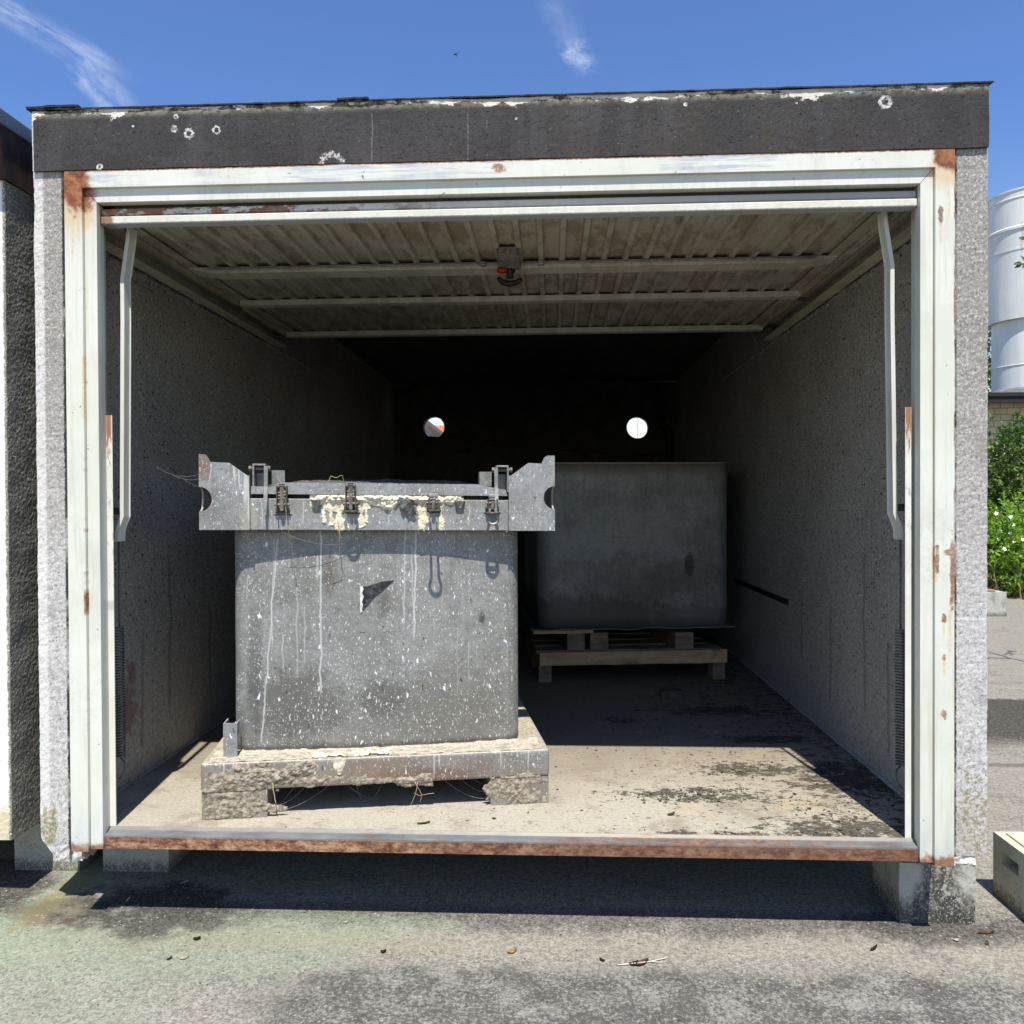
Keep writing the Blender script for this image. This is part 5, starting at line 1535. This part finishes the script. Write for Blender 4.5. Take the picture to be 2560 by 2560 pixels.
for i in range(15):
    z = 0.006 + (0.973 - 0.006) * i / 14
    rings.append([bm.verts.new((px, py + 0.004 * mn.noise(Vector((px * 3, py, z * 3))), z)) for px, py in olt])
for i in range(14):
    for k in range(len(olt)): bm.faces.new((rings[i][k], rings[i][(k + 1) % len(olt)], rings[i + 1][(k + 1) % len(olt)], rings[i + 1][k]))
bm.faces.new(rings[0][::-1]); bm.faces.new(rings[-1])
new('tank_shell', bm, M['tank2'], T, True, world_coords=False)
bm = BM(); prism(bm, rr(-0.003, 1.163, 0.026, 1.104, 0.10), 'z', 0.9735, 0.982)
new('tank_top', bm, M['tank2'], T, False, world_coords=False)
bm = BM()
def lipf(q, c):
    c = c.copy(); c.z += 0.010 * fbm(q.x * 5, q.y * 4, 2) * (1 if q.y < 0.1 else 0); return c
rough_box(bm, -0.045, 1.175, 0.004, 1.12, -0.0005, 0.0055, 0.025, 0.0006, 20, 6, shape=lipf)
new('base_sheet', bm, M['tank2'], T, False, world_coords=False)

bm = BM(); rough_box(bm, 0.745, 0.855, 1.83, 1.90, FZ0 + 0.003, FZ0 + 0.045, 0.011, 0.004, 35, 3); bm.transform(KM)
tag(new('brick', bm, m_simple('grimy_brick', (0.06, 0.05, 0.042), (0.13, 0.10, 0.08), 40, 0.95)), 'small dark brick lying alone on the garage floor in front of the pallet', 'brick')
bm = BM()
mt = Matrix.Translation((-0.02, 5.35, 1.868)) @ Matrix.Rotation(R(4.1), 4, 'Y')
box(bm, -1.27, 1.31, -0.02, 0.02, -0.04, 0.012, 0.003, 1, mt)
tag(new('plank', bm, M['plankdark']), 'long dark plank leaning across the back wall below the round vents', 'plank')

# ------------------------------------------------------------------ straw, cobweb, litter
M['straw'] = m_simple('dry_straw', (0.34, 0.27, 0.15), (0.50, 0.42, 0.27), 60, 0.85)
CM = Matrix.Translation(C.location) @ Matrix.Rotation(YAW, 4, 'Z') @ Matrix.Diagonal((KS, KS, KS, 1))
CMI = CM.inverted()
def straw(pts, r, label, name='straw'):
    bm = BM()
    P_ = [Vector(p) for p in pts]; Q = []
    for i in range(len(P_) - 1):
        for k in range(5):
            t = k / 5
            Q.append(P_[i].lerp(P_[i + 1], t) + mn.noise_vector(P_[i] * 30 + Vector((t * 2, 0, i))) * 0.002)
    Q.append(P_[-1])
    tube(bm, Q, [r * (1 - 0.5 * i / len(Q)) for i in range(len(Q))], 5)
    bm.transform(CM)
    return tag(new(name, bm, M['straw'], smooth=True), label, 'straw', 'dry stalks on the container')
straw([(0.268, 0.040, Z(1.34)), (0.281, 0.036, Z(1.222)), (0.291, 0.066, Z(1.135)), (0.303, 0.098, Z(1.01))], 0.0011, 'long straw hanging from the leftmost latch down the steel container')
straw([(0.281, 0.05, Z(1.226)), (0.288, 0.045, Z(1.213)), (0.300, 0.05, Z(1.207))], 0.0009, 'short curled straw end below the leftmost latch of the steel container')
straw([(0.449, 0.038, Z(1.25)), (0.453, 0.040, Z(1.18)), (0.452, 0.06, Z(1.12)), (0.425, 0.088, Z(1.05)), (0.412, 0.095, Z(0.99))], 0.0012, 'bent straw hanging from the foam-covered latch of the steel container')
straw([(0.449, 0.04, Z(1.24)), (0.454, 0.036, Z(1.20)), (0.462, 0.04, Z(1.172))], 0.0010, 'short stiff straw below the foam-covered latch')
straw([(0.415, 0.066, Z(1.376)), (0.424, 0.062, Z(1.394)), (0.446, 0.06, Z(1.388)), (0.462, 0.058, Z(1.399)), (0.470, 0.056, Z(1.372))], 0.0011, 'arched straw sticking up over the lid rail of the steel container')
straw([(0.232, -0.012, 0.120), (0.238, -0.016, 0.085), (0.245, -0.020, 0.050)], 0.0022, 'pale stick poking out of the mud by the left fork opening')
straw([(0.715, -0.010, 0.098), (0.708, -0.014, 0.06), (0.690, -0.012, 0.02), (0.665, -0.02, 0.004)], 0.0011, 'straw drooping from the muddy base edge into the fork opening')
straw([(0.705, -0.012, 0.10), (0.730, -0.016, 0.055), (0.722, -0.012, 0.03)], 0.0010, 'looped straw under the muddy base edge, right of the middle')
straw([(0.77, -0.016, 0.06), (0.72, -0.018, 0.055), (0.70, -0.014, 0.065)], 0.0009, 'horizontal straw caught below the muddy base edge')
straw([(1.02, -0.004, 0.01), (1.06, -0.008, 0.05), (1.10, -0.006, 0.085)], 0.0013, 'diagonal straw stuck to the right foot of the steel container')
straw([(1.08, -0.006, 0.012), (1.055, -0.009, 0.04), (1.045, -0.006, 0.062)], 0.0009, 'thin crossing straw stuck to the right foot of the steel container')
M['web'] = m_simple('dusty_cobweb', (0.17, 0.165, 0.15), (0.24, 0.235, 0.22), 40, 0.95)
bm = BM()
for a, b, sagv in (((-0.012, 0.08, Z(1.405)), (-0.14, 0.02, Z(1.425)), 0.02), ((-0.012, 0.08, Z(1.39)), (-0.10, 0.06, Z(1.40)), 0.012), ((-0.012, 0.08, Z(1.36)), (-0.06, 0.05, Z(1.385)), 0.006)):
    A, B = Vector(a), Vector(b)
    tube(bm, [A.lerp(B, t / 12) + Vector((0, 0, -sagv * 4 * (t / 12) * (1 - t / 12) + 0.004 * mn.noise(Vector((t * 1.3, A.z * 20, 0))))) for t in range(13)], 0.00045, 4)
bm.transform(CM)
tag(new('cobweb', bm, M['web']), 'dusty cobweb strands trailing from the left rim plate of the steel container', 'cobweb')
bm = BM()
for a, b, sagv in (((0.26, 0.05, Z(1.205)), (0.60, 0.10, Z(1.21)), 0.05), ((0.62, 0.08, Z(1.207)), (0.46, 0.09, Z(1.16)), 0.015), ((0.60, 0.08, Z(1.207)), (0.50, 0.10, Z(1.13)), 0.01)):
    A, B = Vector(a), Vector(b)
    tube(bm, [A.lerp(B, t / 14) + Vector((0, 0, -sagv * 4 * (t / 14) * (1 - t / 14))) for t in range(15)], 0.0006, 4)
bm.transform(CM)
tag(new('cobweb', bm, M['web']), 'thin cobweb strands sagging below the rim band of the steel container', 'cobweb')
bm = BM()
for a, b, sagv in (((0.22, 0.02, 0.03), (0.34, 0.05, 0.092), 0.02), ((0.225, 0.03, 0.02), (0.30, 0.05, 0.092), 0.012), ((0.23, 0.02, 0.012), (0.42, 0.04, 0.092), 0.02), ((0.46, 0.05, 0.092), (0.56, 0.1, 0.002), 0.006), ((0.5, 0.05, 0.092), (0.52, 0.1, 0.002), 0.004), ((0.60, 0.04, 0.092), (0.55, 0.1, 0.002), 0.005)):
    A, B = Vector(a), Vector(b)
    tube(bm, [A.lerp(B, t / 12) + Vector((0, 0.003 * mn.noise(Vector((t, A.x * 30, 1))), -sagv * 4 * (t / 12) * (1 - t / 12))) for t in range(13)], 0.0006, 4)
bm.transform(CM)
tag(new('cobweb', bm, M['web']), 'tangled cobweb in the left half of the fork opening under the steel container', 'cobweb')
bm = BM()
for a, b, sagv in (((0.955, 0.03, 0.04), (0.86, 0.05, 0.092), 0.015), ((0.958, 0.04, 0.06), (0.90, 0.04, 0.092), 0.006), ((0.958, 0.03, 0.015), (0.80, 0.05, 0.09), 0.02)):
    A, B = Vector(a), Vector(b)
    tube(bm, [A.lerp(B, t / 12) + Vector((0, 0.003 * mn.noise(Vector((t, A.x * 30, 1))), -sagv * 4 * (t / 12) * (1 - t / 12))) for t in range(13)], 0.0006, 4)
bm.transform(CM)
tag(new('cobweb', bm, M['web']), 'cobweb at the right end of the fork opening under the steel container', 'cobweb')
bm = BM()
for y, z0, dz in ((1.70, 2.15, 0.14), (1.72, 2.15, 0.20)):
    tube(bm, [(1.20 + 0.06 * t / 8 + 0.01 * mn.noise(Vector((t * .7, y * 9, 0))), y, z0 - dz * t / 8) for t in range(9)], 0.0012, 4)
tag(new('cobweb', bm, M['web']), 'grey cobweb threads hanging at the far right end of the raised door', 'cobweb')

# leaf dirt on the garage floor
M['litter'] = m_simple('dark_leaf_dirt', (0.035, 0.028, 0.022), (0.115, 0.085, 0.06), 40, 0.95)
SP = [(0.906, 0.684, 0.13, 0.06), (0.58, 0.37, 0.12, 0.04), (0.72, 0.42, 0.14, 0.035), (1.22, 0.6, 0.10, 0.12), (1.32, 0.45, 0.08, 0.15), (1.10, 0.05, 0.15, 0.05), (0.5, 1.4, 0.1, 0.05), (1.1, 1.1, 0.12, 0.05), (0.7, 0.04, 0.15, 0.02), (1.1, 0.25, 0.14, 0.09), (0.9, 1.9, 0.25, 0.2), (1.2, 1.6, 0.15, 0.3)]
bm = BM()
rnd = random.Random(5)
cnt = 0
while cnt < 2600:
    if rnd.random() < 0.66:
        q = rnd.choice(SP); x = rnd.gauss(q[0], q[2] * 0.7); y = rnd.gauss(q[1], q[3] * 0.8)
    else:
        x = -1.3 + 2.7 * (rnd.random() ** 0.5); y = 0.0 + 2.6 * rnd.random()
    q_ = KP((x, y, FZ0)); x, y = q_.x, q_.y
    if not (-1.33 < x < 1.335 and (0.01 < y < 4.5 or (-0.065 < y <= 0.01 and -1.2 < x < 1.22))): continue
    q_ = CMI @ Vector((x, y, FZ))
    if -0.01 < q_.x < 1.18 and -0.004 < q_.y < 1.13: continue
    r = 0.0016 + 0.0060 * rnd.random() ** 4
    a0 = rnd.random() * 6.28; st_ = 0.4 + rnd.random()
    k = rnd.choice((3, 4, 5))
    vs = []
    for i in range(k):
        a = a0 + 6.283 * i / k; rr_ = r * (0.6 + 0.8 * rnd.random())
        px, py = rr_ * math.cos(a) * st_, rr_ * math.sin(a)
        vs.append(bm.verts.new((x + px * math.cos(a0) - py * math.sin(a0), y + px * math.sin(a0) + py * math.cos(a0), FZ + 0.001 + 0.004 * rnd.random() * r / 0.006)))
    bm.faces.new(vs); cnt += 1
kind(new('leaf_dirt', bm, M['litter']), 'stuff')['label'] = 'dark crumbled leaf dirt scattered over the garage floor'

# grit on the tarmac
bm = BM()
M['pebbles'] = m_simple('pale_pebbles', (0.22, 0.205, 0.18), (0.48, 0.46, 0.41), 9, 0.9, coord='world')
cnt = 0
while cnt < 900:
    if rnd.random() < 0.12: x, y = rnd.uniform(-1.7, -1.0), rnd.uniform(-0.35, 0.25)
    else: x, y = rnd.uniform(-1.7, 1.8), rnd.uniform(-0.75, 0.15)
    r = 0.0008 + 0.0020 * rnd.random() ** 5
    m4 = Matrix.Translation((x, y, r * 0.5)) @ Matrix.Rotation(rnd.random() * 6, 4, 'Z') @ Matrix.Diagonal((1 + rnd.random() * 0.6, 1, 0.6, 1))
    bmesh.ops.create_icosphere(bm, subdivisions=1, radius=r, matrix=m4); cnt += 1
kind(new('grit', bm, M['pebbles']), 'stuff')['label'] = 'pale grit and small stones strewn over the worn tarmac'

M['deadleaf'] = m_simple('dead_leaf_brown', (0.10, 0.065, 0.035), (0.22, 0.15, 0.08), 60, 0.8)
M['yellowleaf'] = m_simple('yellow_dead_leaf', (0.42, 0.31, 0.12), (0.54, 0.42, 0.20), 60, 0.7)
M['paleleaf'] = m_simple('bleached_leaf', (0.50, 0.46, 0.38), (0.66, 0.62, 0.54), 60, 0.8)
M['darkleaf'] = m_simple('black_rotten_leaf', (0.028, 0.024, 0.018), (0.06, 0.05, 0.035), 60, 0.8)
def dryleaf(x, y, L, wd, rot, curl, mat, label, z=0.001):
    bm = BM()
    rows = []
    n = 8; L *= 0.85; wd *= 0.85
    for i in range(n + 1):
        t = i / n
        hw = wd * math.sin(math.pi * min(1, t * 0.95 + 0.05)) ** 0.8 * (1 - 0.3 * t)
        row = []
        for k in (-1, -0.5, 0, 0.5, 1):
            px, py = (t - 0.5) * L, k * hw
            pz = z + curl * (abs(k) ** 1.6) * (0.5 + 0.7 * t) + curl * 0.6 * (t - 0.5) ** 2 * 4 + 0.0016 * mn.noise(Vector((px * 90, py * 90, x * 9)))
            row.append(bm.verts.new((x + px * math.cos(rot) - py * math.sin(rot), y + px * math.sin(rot) + py * math.cos(rot), max(pz, z))))
        rows.append(row)
    for i in range(n):
        for k in range(4):
            try: bm.faces.new((rows[i][k], rows[i][k + 1], rows[i + 1][k + 1], rows[i + 1][k]))
            except ValueError: pass
    bmesh.ops.solidify(bm, geom=bm.faces[:], thickness=0.0006)
    return tag(new('dry_leaf', bm, M[mat]), label, 'leaf', 'dead leaves on the ground')
dryleaf(1.462, -0.050, 0.060, 0.010, 0.1, 0.005, 'deadleaf', 'longest brown leaf, on the tarmac right of the stained corner block')
dryleaf(1.355, -0.096, 0.024, 0.008, 0.3, 0.004, 'paleleaf', 'pale chip of leaf just in front of the stained corner block')
dryleaf(1.434, -0.110, 0.020, 0.008, 1.2, 0.004, 'deadleaf', 'small brown leaf below the longest brown leaf, right of the corner block')
dryleaf(1.093, -0.153, 0.042, 0.007, 0.7, 0.006, 'darkleaf', 'crumpled dark leaf with pale stalk left of the corner block')
dryleaf(1.142, -0.268, 0.020, 0.005, 2.5, 0.003, 'paleleaf', 'bleached white leaf scrap in the front right of the tarmac')
dryleaf(1.242, -0.255, 0.014, 0.005, 1.9, 0.003, 'paleleaf', 'second bleached scrap, nearer the right edge of the tarmac')
dryleaf(-0.897, -0.180, 0.026, 0.010, 0.2, 0.006, 'darkleaf', 'curled dark leaf on the greenish tarmac at the left')
dryleaf(-0.890, -0.280, 0.030, 0.011, 0.4, 0.004, 'paleleaf', 'pale leaf on the greenish tarmac, left foreground')
dryleaf(-0.930, -0.286, 0.020, 0.005, 0.9, 0.004, 'darkleaf', 'narrow dark leaf beside the pale leaf, left foreground')
dryleaf(-0.326, -0.227, 0.020, 0.009, 0.1, 0.006, 'darkleaf', 'small two-tone leaf left of the yellow leaf')
dryleaf(0.046, -0.212, 0.034, 0.012, 0.5, 0.007, 'yellowleaf', 'curled yellow leaf in the middle of the tarmac')
dryleaf(0.411, -0.258, 0.056, 0.014, 0.4, 0.008, 'deadleaf', 'crumpled brown leaf beside a white twig on the tarmac')
dryleaf(0.390, -0.262, 0.030, 0.009, 0.2, 0.008, 'darkleaf', 'dark leaf under the crumpled brown leaf')
dryleaf(0.303, -0.245, 0.020, 0.006, 2.7, 0.005, 'darkleaf', 'hook-shaped dark leaf left of the crumpled brown leaf')
dryleaf(-0.477, -0.064, 0.020, 0.008, 0.6, 0.003, 'paleleaf', 'white leaf flake close to the shadow edge')
dryleaf(-1.100, 0.178, 0.034, 0.009, 0.5, 0.003, 'paleleaf', 'pale leaf lying in the shade in front of the pale left block')
dryleaf(-1.279, 0.010, 0.024, 0.007, 1.1, 0.004, 'deadleaf', 'brown leaf in the black patch at the left corner')
dryleaf(0.545, 0.08, 0.03, 0.008, 0.4, 0.006, 'deadleaf', 'brown leaf on the concrete garage floor near the sill', FZ + 0.001)
dryleaf(-0.24, -0.02, 0.05, 0.007, 0.25, 0.005, 'deadleaf', 'folded leaf on the dusty floor just behind the sill, before the fork opening', FZ + 0.001)
bm = BM()
tube(bm, [(0.345, -0.268, 0.004), (0.40, -0.26, 0.006), (0.44, -0.248, 0.005), (0.487, -0.226, 0.004)], 0.0015, 5)
tube(bm, [(0.44, -0.248, 0.005), (0.47, -0.25, 0.004)], 0.001, 5)
tag(new('twig', bm, M['paleleaf']), 'thin white forked twig on the tarmac beside a brown leaf', 'twig')

# ------------------------------------------------------------------ vegetation and buildings beyond
def add_leaf(bm, p, d, up, L, wd):
    d = d.normalized(); s_ = d.cross(up)
    if s_.length < 1e-3: s_ = d.cross(Vector((1, 0, 0)))
    s_.normalize(); n = s_.cross(d)
    a = bm.verts.new(p); b = bm.verts.new(p + d * L * 0.45 + s_ * wd + n * L * 0.06); c = bm.verts.new(p + d * L - n * L * 0.1); e = bm.verts.new(p + d * L * 0.45 - s_ * wd + n * L * 0.06)
    m_ = bm.verts.new(p + d * L * 0.5 - n * L * 0.02)
    bm.faces.new((a, b, m_)); bm.faces.new((b, c, m_)); bm.faces.new((c, e, m_)); bm.faces.new((e, a, m_))

def rv(r): return Vector((r.gauss(0, 1), r.gauss(0, 1), r.gauss(0, 1)))

def bush(name, lumps, nl, L, mat, label, cat, seed, stems, flowers=0, stemmat='bark', group=None):
    r = random.Random(seed)
    base = Vector((sum(l[0] for l in lumps) / len(lumps), sum(l[1] for l in lumps) / len(lumps), 0))
    t = tag(empty(name, base), label, cat, group)
    wts = [l[3] * l[4] * l[5] for l in lumps]
    bm = BM()
    tips = []
    for _ in range(nl // 9):
        l = r.choices(lumps, wts)[0]
        q = rv(r).normalized() * (0.55 + 0.5 * r.random() ** 0.6)
        p = Vector((l[0] + q.x * l[3], l[1] + q.y * l[4], max(0.05, l[2] + q.z * l[5])))
        tips.append((p, q))
        ax = (Vector((q.x, q.y, q.z + 0.5)) + rv(r) * 0.5).normalized()
        for k in range(9):
            o = ax * (k * L * 0.35) * 0.8
            add_leaf(bm, p + o + rv(r) * L * 0.15, ax * 0.4 + rv(r) * 0.6 + Vector((0, 0, 0.15)), Vector((0, 0, 1)) + rv(r) * 0.5, L * (0.6 + 0.6 * r.random()), L * 0.26)
    new('foliage', bm, M[mat], t)
    bm = BM()
    for _ in range(stems):
        p, q = r.choice(tips)
        b = Vector((base.x + (p.x - base.x) * (0.6 + 0.2 * r.random()), base.y + (p.y - base.y) * 0.7 - 0.05, 0.0))
        mid = b.lerp(p, 0.5) + rv(r) * 0.12
        tube(bm, [b, b.lerp(mid, 0.5) + rv(r) * 0.04, mid, p], [0.016, 0.012, 0.009, 0.004], 5)
    new('stems', bm, M[stemmat], t)
    if flowers:
        bm = BM()
        for _ in range(flowers):
            p, q = r.choice([z for z in tips if z[1].y < 0.2 and z[1].z > -0.1])
            p = p + Vector((0, -0.06, 0.07))
            f = Vector((r.uniform(-0.4, 0.4), -1, r.uniform(0.1, 1.0))).normalized()
            u = f.cross(Vector((0, 0, 1))).normalized(); v = u.cross(f)
            for k in range(5):
                a = 6.283 * k / 5
                dd = u * math.cos(a) + v * math.sin(a)
                add_leaf(bm, p, dd + f * 0.3, f, 0.034, 0.014)
        new('blossom', bm, M['petal'], t)
    return t

M['bark'] = m_simple('bark', (0.09, 0.07, 0.05), (0.20, 0.16, 0.115), 30, 0.95)
M['drystem'] = m_simple('dry_cane', (0.20, 0.15, 0.10), (0.36, 0.28, 0.19), 30, 0.9)
M['leafdark'] = m_leaf('dark_green_leaves', (0.045, 0.09, 0.016), (0.085, 0.15, 0.03), (0.13, 0.20, 0.045), 0.25)
M['leafbright'] = m_leaf('fresh_green_leaves', (0.14, 0.26, 0.028), (0.23, 0.37, 0.046), (0.29, 0.42, 0.08), 0.35)
M['leaftree'] = m_leaf('tree_leaves', (0.035, 0.075, 0.018), (0.07, 0.13, 0.03), (0.1, 0.16, 0.05), 0.25)
M['petal'] = m_simple('white_petal', (0.76, 0.77, 0.76), (0.82, 0.82, 0.8), 50, 0.6)

bush('tall_shrub', [(7.0, 10.0, 1.3, 0.9, 0.7, 1.1), (6.5, 9.8, 0.8, 0.7, 0.6, 0.8), (7.9, 10.3, 1.5, 1.0, 0.7, 1.0), (6.2, 10.1, 1.2, 0.6, 0.5, 0.9)], 22000, 0.085, 'leafdark', 'tall dark green shrub in front of the sand-coloured brick wall', 'shrub', 11, 40)
bush('bramble_bush', [(6.2, 8.95, 0.55, 0.55, 0.4, 0.55), (6.75, 8.8, 0.5, 0.6, 0.45, 0.5), (7.4, 8.9, 0.55, 0.7, 0.5, 0.55), (5.6, 9.1, 0.6, 0.55, 0.4, 0.6), (6.4, 8.75, 0.85, 0.35, 0.3, 0.45)], 15000, 0.065, 'leafbright', 'fresh green bramble bush with white flowers below the tall shrub', 'bush', 12, 70, 70, 'drystem')

# leafy sapling whose branch reaches into the picture at the right edge
S = tag(empty('sapling', (4.15, 3.1, 0)), 'thin sapling at the right edge, a leafy twig in front of the pale duct', 'tree')
bm = BM()
tube(bm, [(4.15, 3.1, 0), (4.12, 3.1, 0.9), (4.16, 3.12, 1.8), (4.08, 3.08, 2.6), (4.12, 3.05, 3.4)], [0.022, 0.019, 0.015, 0.011, 0.005], 8)
twigs = [[(4.09, 3.08, 2.55), (3.75, 3.02, 2.74), (3.5, 3.0, 2.86), (3.27, 3.0, 2.86)], [(4.09, 3.08, 2.6), (3.7, 3.0, 2.9), (3.42, 3.0, 3.0), (3.30, 3.0, 3.02)], [(4.12, 3.1, 2.3), (4.4, 3.2, 2.7), (4.6, 3.2, 3.0)], [(4.15, 3.1, 2.0), (4.3, 2.9, 2.4), (4.45, 2.8, 2.6)], [(4.12, 3.06, 2.9), (4.3, 3.1, 3.2)], [(4.1, 3.08, 2.75), (3.95, 3.3, 3.1)]]
for t in twigs: tube(bm, t, [0.008, 0.005, 0.0035, 0.002][:len(t)], 6)
new('trunk', bm, M['bark'], S)
bm = BM(); r = random.Random(3)
for t in twigs:
    P_ = [Vector(p) for p in t]
    for i in range(len(P_) - 1):
        for k in range(7):
            p = P_[i].lerp(P_[i + 1], (k + r.random()) / 7)
            if i == 0 and k < 3: continue
            d = (P_[i + 1] - P_[i]).normalized()
            for s_ in (-1, 1):
                add_leaf(bm, p, d * 0.7 + Vector((0, r.uniform(-.6, .3), s_ * 0.8)) + rv(r) * 0.15, Vector((0, -1, 0.5)) + rv(r) * 0.3, 0.062 * (0.7 + 0.5 * r.random()), 0.016)
    for s_ in range(4): add_leaf(bm, P_[-1], d + rv(r) * 0.5, Vector((0, -1, 0.3)), 0.055, 0.014)
new('foliage', bm, M['leaftree'], S)

# far tree behind the brick building
TT = tag(empty('broadleaf_tree', (15.4, 30, 0)), 'green broadleaf tree far behind the brick building', 'tree')
bm = BM(); r = random.Random(8)
tube(bm, [(15.4, 30, 0), (15.35, 30, 1.5), (15.5, 30.1, 3.2), (15.4, 30, 5.0)], [0.28, 0.24, 0.19, 0.1], 10)
lm_ = []
for i in range(16):
    a = 6.283 * r.random(); q = Vector((15.4 + 1.9 * math.cos(a) * r.random() ** .5, 30 + 1.7 * math.sin(a) * r.random() ** .5, 4.2 + 3.8 * r.random()))
    lm_.append(q); tube(bm, [(15.45, 30.05, 2.8 + 1.5 * r.random()), tuple(Vector((15.45, 30, 4.2)).lerp(q, 0.5) + rv(r) * 0.2), tuple(q)], [0.08, 0.05, 0.02], 6)
new('trunk', bm, M['bark'], TT)
bm = BM()
for _ in range(9000):
    q = r.choice(lm_); p = q + rv(r) * 0.5
    add_leaf(bm, p, rv(r), rv(r), 0.17, 0.055)
new('crown', bm, M['leaftree'], TT)

# brick building with roof edge and ventilation stack
B = tag(empty('brick_building', (13, 14, 0)), 'low sand-coloured brick building with black roof edge behind the shrubs', 'building')
bm = BM(); box(bm, 7.2, 24, 14.0, 24, 0, 3.30); new('brick_wall', bm, M['brick'], B)
bm = BM(); box(bm, 6.9, 24.3, 13.6, 24.3, 3.301, 3.385, 0.01, 1); box(bm, 6.95, 24.25, 13.63, 13.70, 3.19, 3.3005)
new('flat_roof', bm, M['felt'], B)
V = tag(empty('ventilation_stack', (10.144, 15.0, 3.386)), 'thick pale grey ventilation duct standing on the roof of the brick building', 'duct')
cx, cy = 10.144, 15.0
bm = BM(); lathe(bm, [(0.712, 3.55), (0.712, 4.045), (0.722, 4.05), (0.722, 4.065), (0.712, 4.07), (0.712, 5.06), (0.76, 5.06), (0.76, 5.0)], cx, cy, 160); new('narrow_pipe', bm, M['duct'], V)
bm = BM(); lathe(bm, [(0.72, 4.992), (0.806, 4.985), (0.806, 6.36), (0.815, 6.363), (0.815, 6.40), (0.806, 6.403), (0.806, 6.78), (0.83, 6.785), (0.83, 6.83), (0.806, 6.86), (0.800, 7.40), (0.812, 7.41), (0.812, 7.43), (0.800, 7.44), (0.800, 7.56), (0.815, 7.565), (0.815, 7.60), (0.78, 7.60)], cx, cy, 160)
new('wide_pipe', bm, M['duct'], V)
bm = BM(); lathe(bm, [(0.95, 3.386), (0.86, 3.44), (0.78, 3.56), (0.715, 3.60), (0.70, 3.60)], cx, cy, 48)
new('base_flashing', bm, m_simple('lead_flashing', (0.12, 0.125, 0.13), (0.20, 0.205, 0.21), 5, 0.7, 'world'), V)
bm = BM(); box(bm, 9.15, 9.5, 15.9, 16.3, 3.386, 4.75, 0.02, 1); box(bm, 9.10, 9.55, 15.85, 16.35, 4.751, 4.80)
tag(new('roof_vent', bm, M['duct']), 'small grey box vent on the brick building roof behind the duct', 'vent')

o = block('concrete_block', 4.70, 5.258, 6.86, 7.2, 0.272, M['block'], 'old concrete block on the yard in front of the bramble bush', seed=21)
bm = BM(); rough_box(bm, 4.9, 5.16, 6.90, 7.1, 0.2745, 0.288, 0.03, 0.002, 20, 4)
tag(new('tile', bm, m_simple('red_brown_tile', (0.26, 0.12, 0.07), (0.34, 0.18, 0.11), 20, 0.85)), 'flat reddish tile lying on the old concrete block in the yard', 'tile')

# what shows through the two round vents
bm = BM()
H1 = tag(empty('white_garage', (1.6, 8.3, 0)), 'white rendered wall with a crack, seen through the right round vent', 'building')
box(bm, 0.5, 3.0, 8.3, 13.0, 0, 2.95); new('wall', bm, M['crackwall'], H1)
bm = BM(); box(bm, 0.42, 3.08, 8.22, 13.08, 2.951, 3.08, 0.01, 1); new('flat_roof', bm, M['felt'], H1)
H2 = tag(empty('gabled_house', (-5.4, 14, 0)), 'grey rendered gable with dark verge, seen through the left round vent', 'house')
sl_ = 0.797
def zv(x): return 2.935 - sl_ * (abs(x + 5.4) - 3.027)
bm = BM()
prism(bm, [(-9.2, 0), (-1.6, 0), (-1.6, zv(-1.6) - 0.16), (-5.4, zv(-5.4) - 0.16), (-9.2, zv(-9.2) - 0.16)], 'y', 14.05, 18.0); new('wall', bm, M['greywall'], H2)
bm = BM()
prism(bm, [(-1.3, zv(-1.3) - 0.155), (-1.3, zv(-1.3)), (-5.4, zv(-5.4)), (-9.5, zv(-9.5)), (-9.5, zv(-9.5) - 0.155), (-5.4, zv(-5.4) - 0.155)], 'y', 13.95, 18.2); new('roof', bm, M['darkwood'], H2)
H3 = tag(empty('red_roofed_house', (-6.5, 40, 0)), 'far house with orange-red tiled roof, seen through the left round vent', 'house')
bm = BM(); box(bm, -14, 1.5, 36.2, 44, 0, 2.6); new('wall', bm, M['crackwall'], H3)
bm = BM()
prism(bm, [(35.7, 2.45), (40, 5.385), (44.3, 2.45), (44.3, 2.35), (40, 5.26), (35.7, 2.35)], 'x', -14.4, 1.9); new('roof', bm, M['rooftile'], H3)

# tiny bird high above the roof
bm = BM()
bc = Vector((-4.765, 40, 24.68))
def bp(x, y, z): return bc + Vector((x, y, z))
top = [bp(-0.13, 0, -0.035), bp(-0.05, -0.03, 0.0), bp(0.02, -0.02, 0.02), bp(0.12, 0, 0.07)]
tube(bm, [bp(-0.10, 0, -0.045), bp(-0.06, 0, -0.025), bp(0, 0, 0.0), bp(0.07, 0, 0.03), bp(0.15, 0, 0.06)], [0.008, 0.026, 0.034, 0.022, 0.008], 8)
for s_ in (-1, 1):
    a = [bm.verts.new(bp(-0.03, s_ * 0.02, 0.005)), bm.verts.new(bp(0.05, s_ * 0.02, 0.01)), bm.verts.new(bp(0.07, s_ * 0.10, -0.035)), bm.verts.new(bp(0.10, s_ * 0.17, -0.075)), bm.verts.new(bp(0.02, s_ * 0.10, -0.02))]
    bm.faces.new(a)
for s_ in (-1, 1):
    bm.faces.new([bm.verts.new(v) for v in (bp(0.13, 0, 0.055), bp(0.22, s_ * 0.02, 0.085), bp(0.14, s_ * 0.012, 0.06))])
tag(new('bird', bm, m_simple('dark_blue_feathers', (0.02, 0.03, 0.06), (0.03, 0.045, 0.08), 30, 0.7)), 'tiny dark bird flying high in the blue sky above the garage', 'bird')
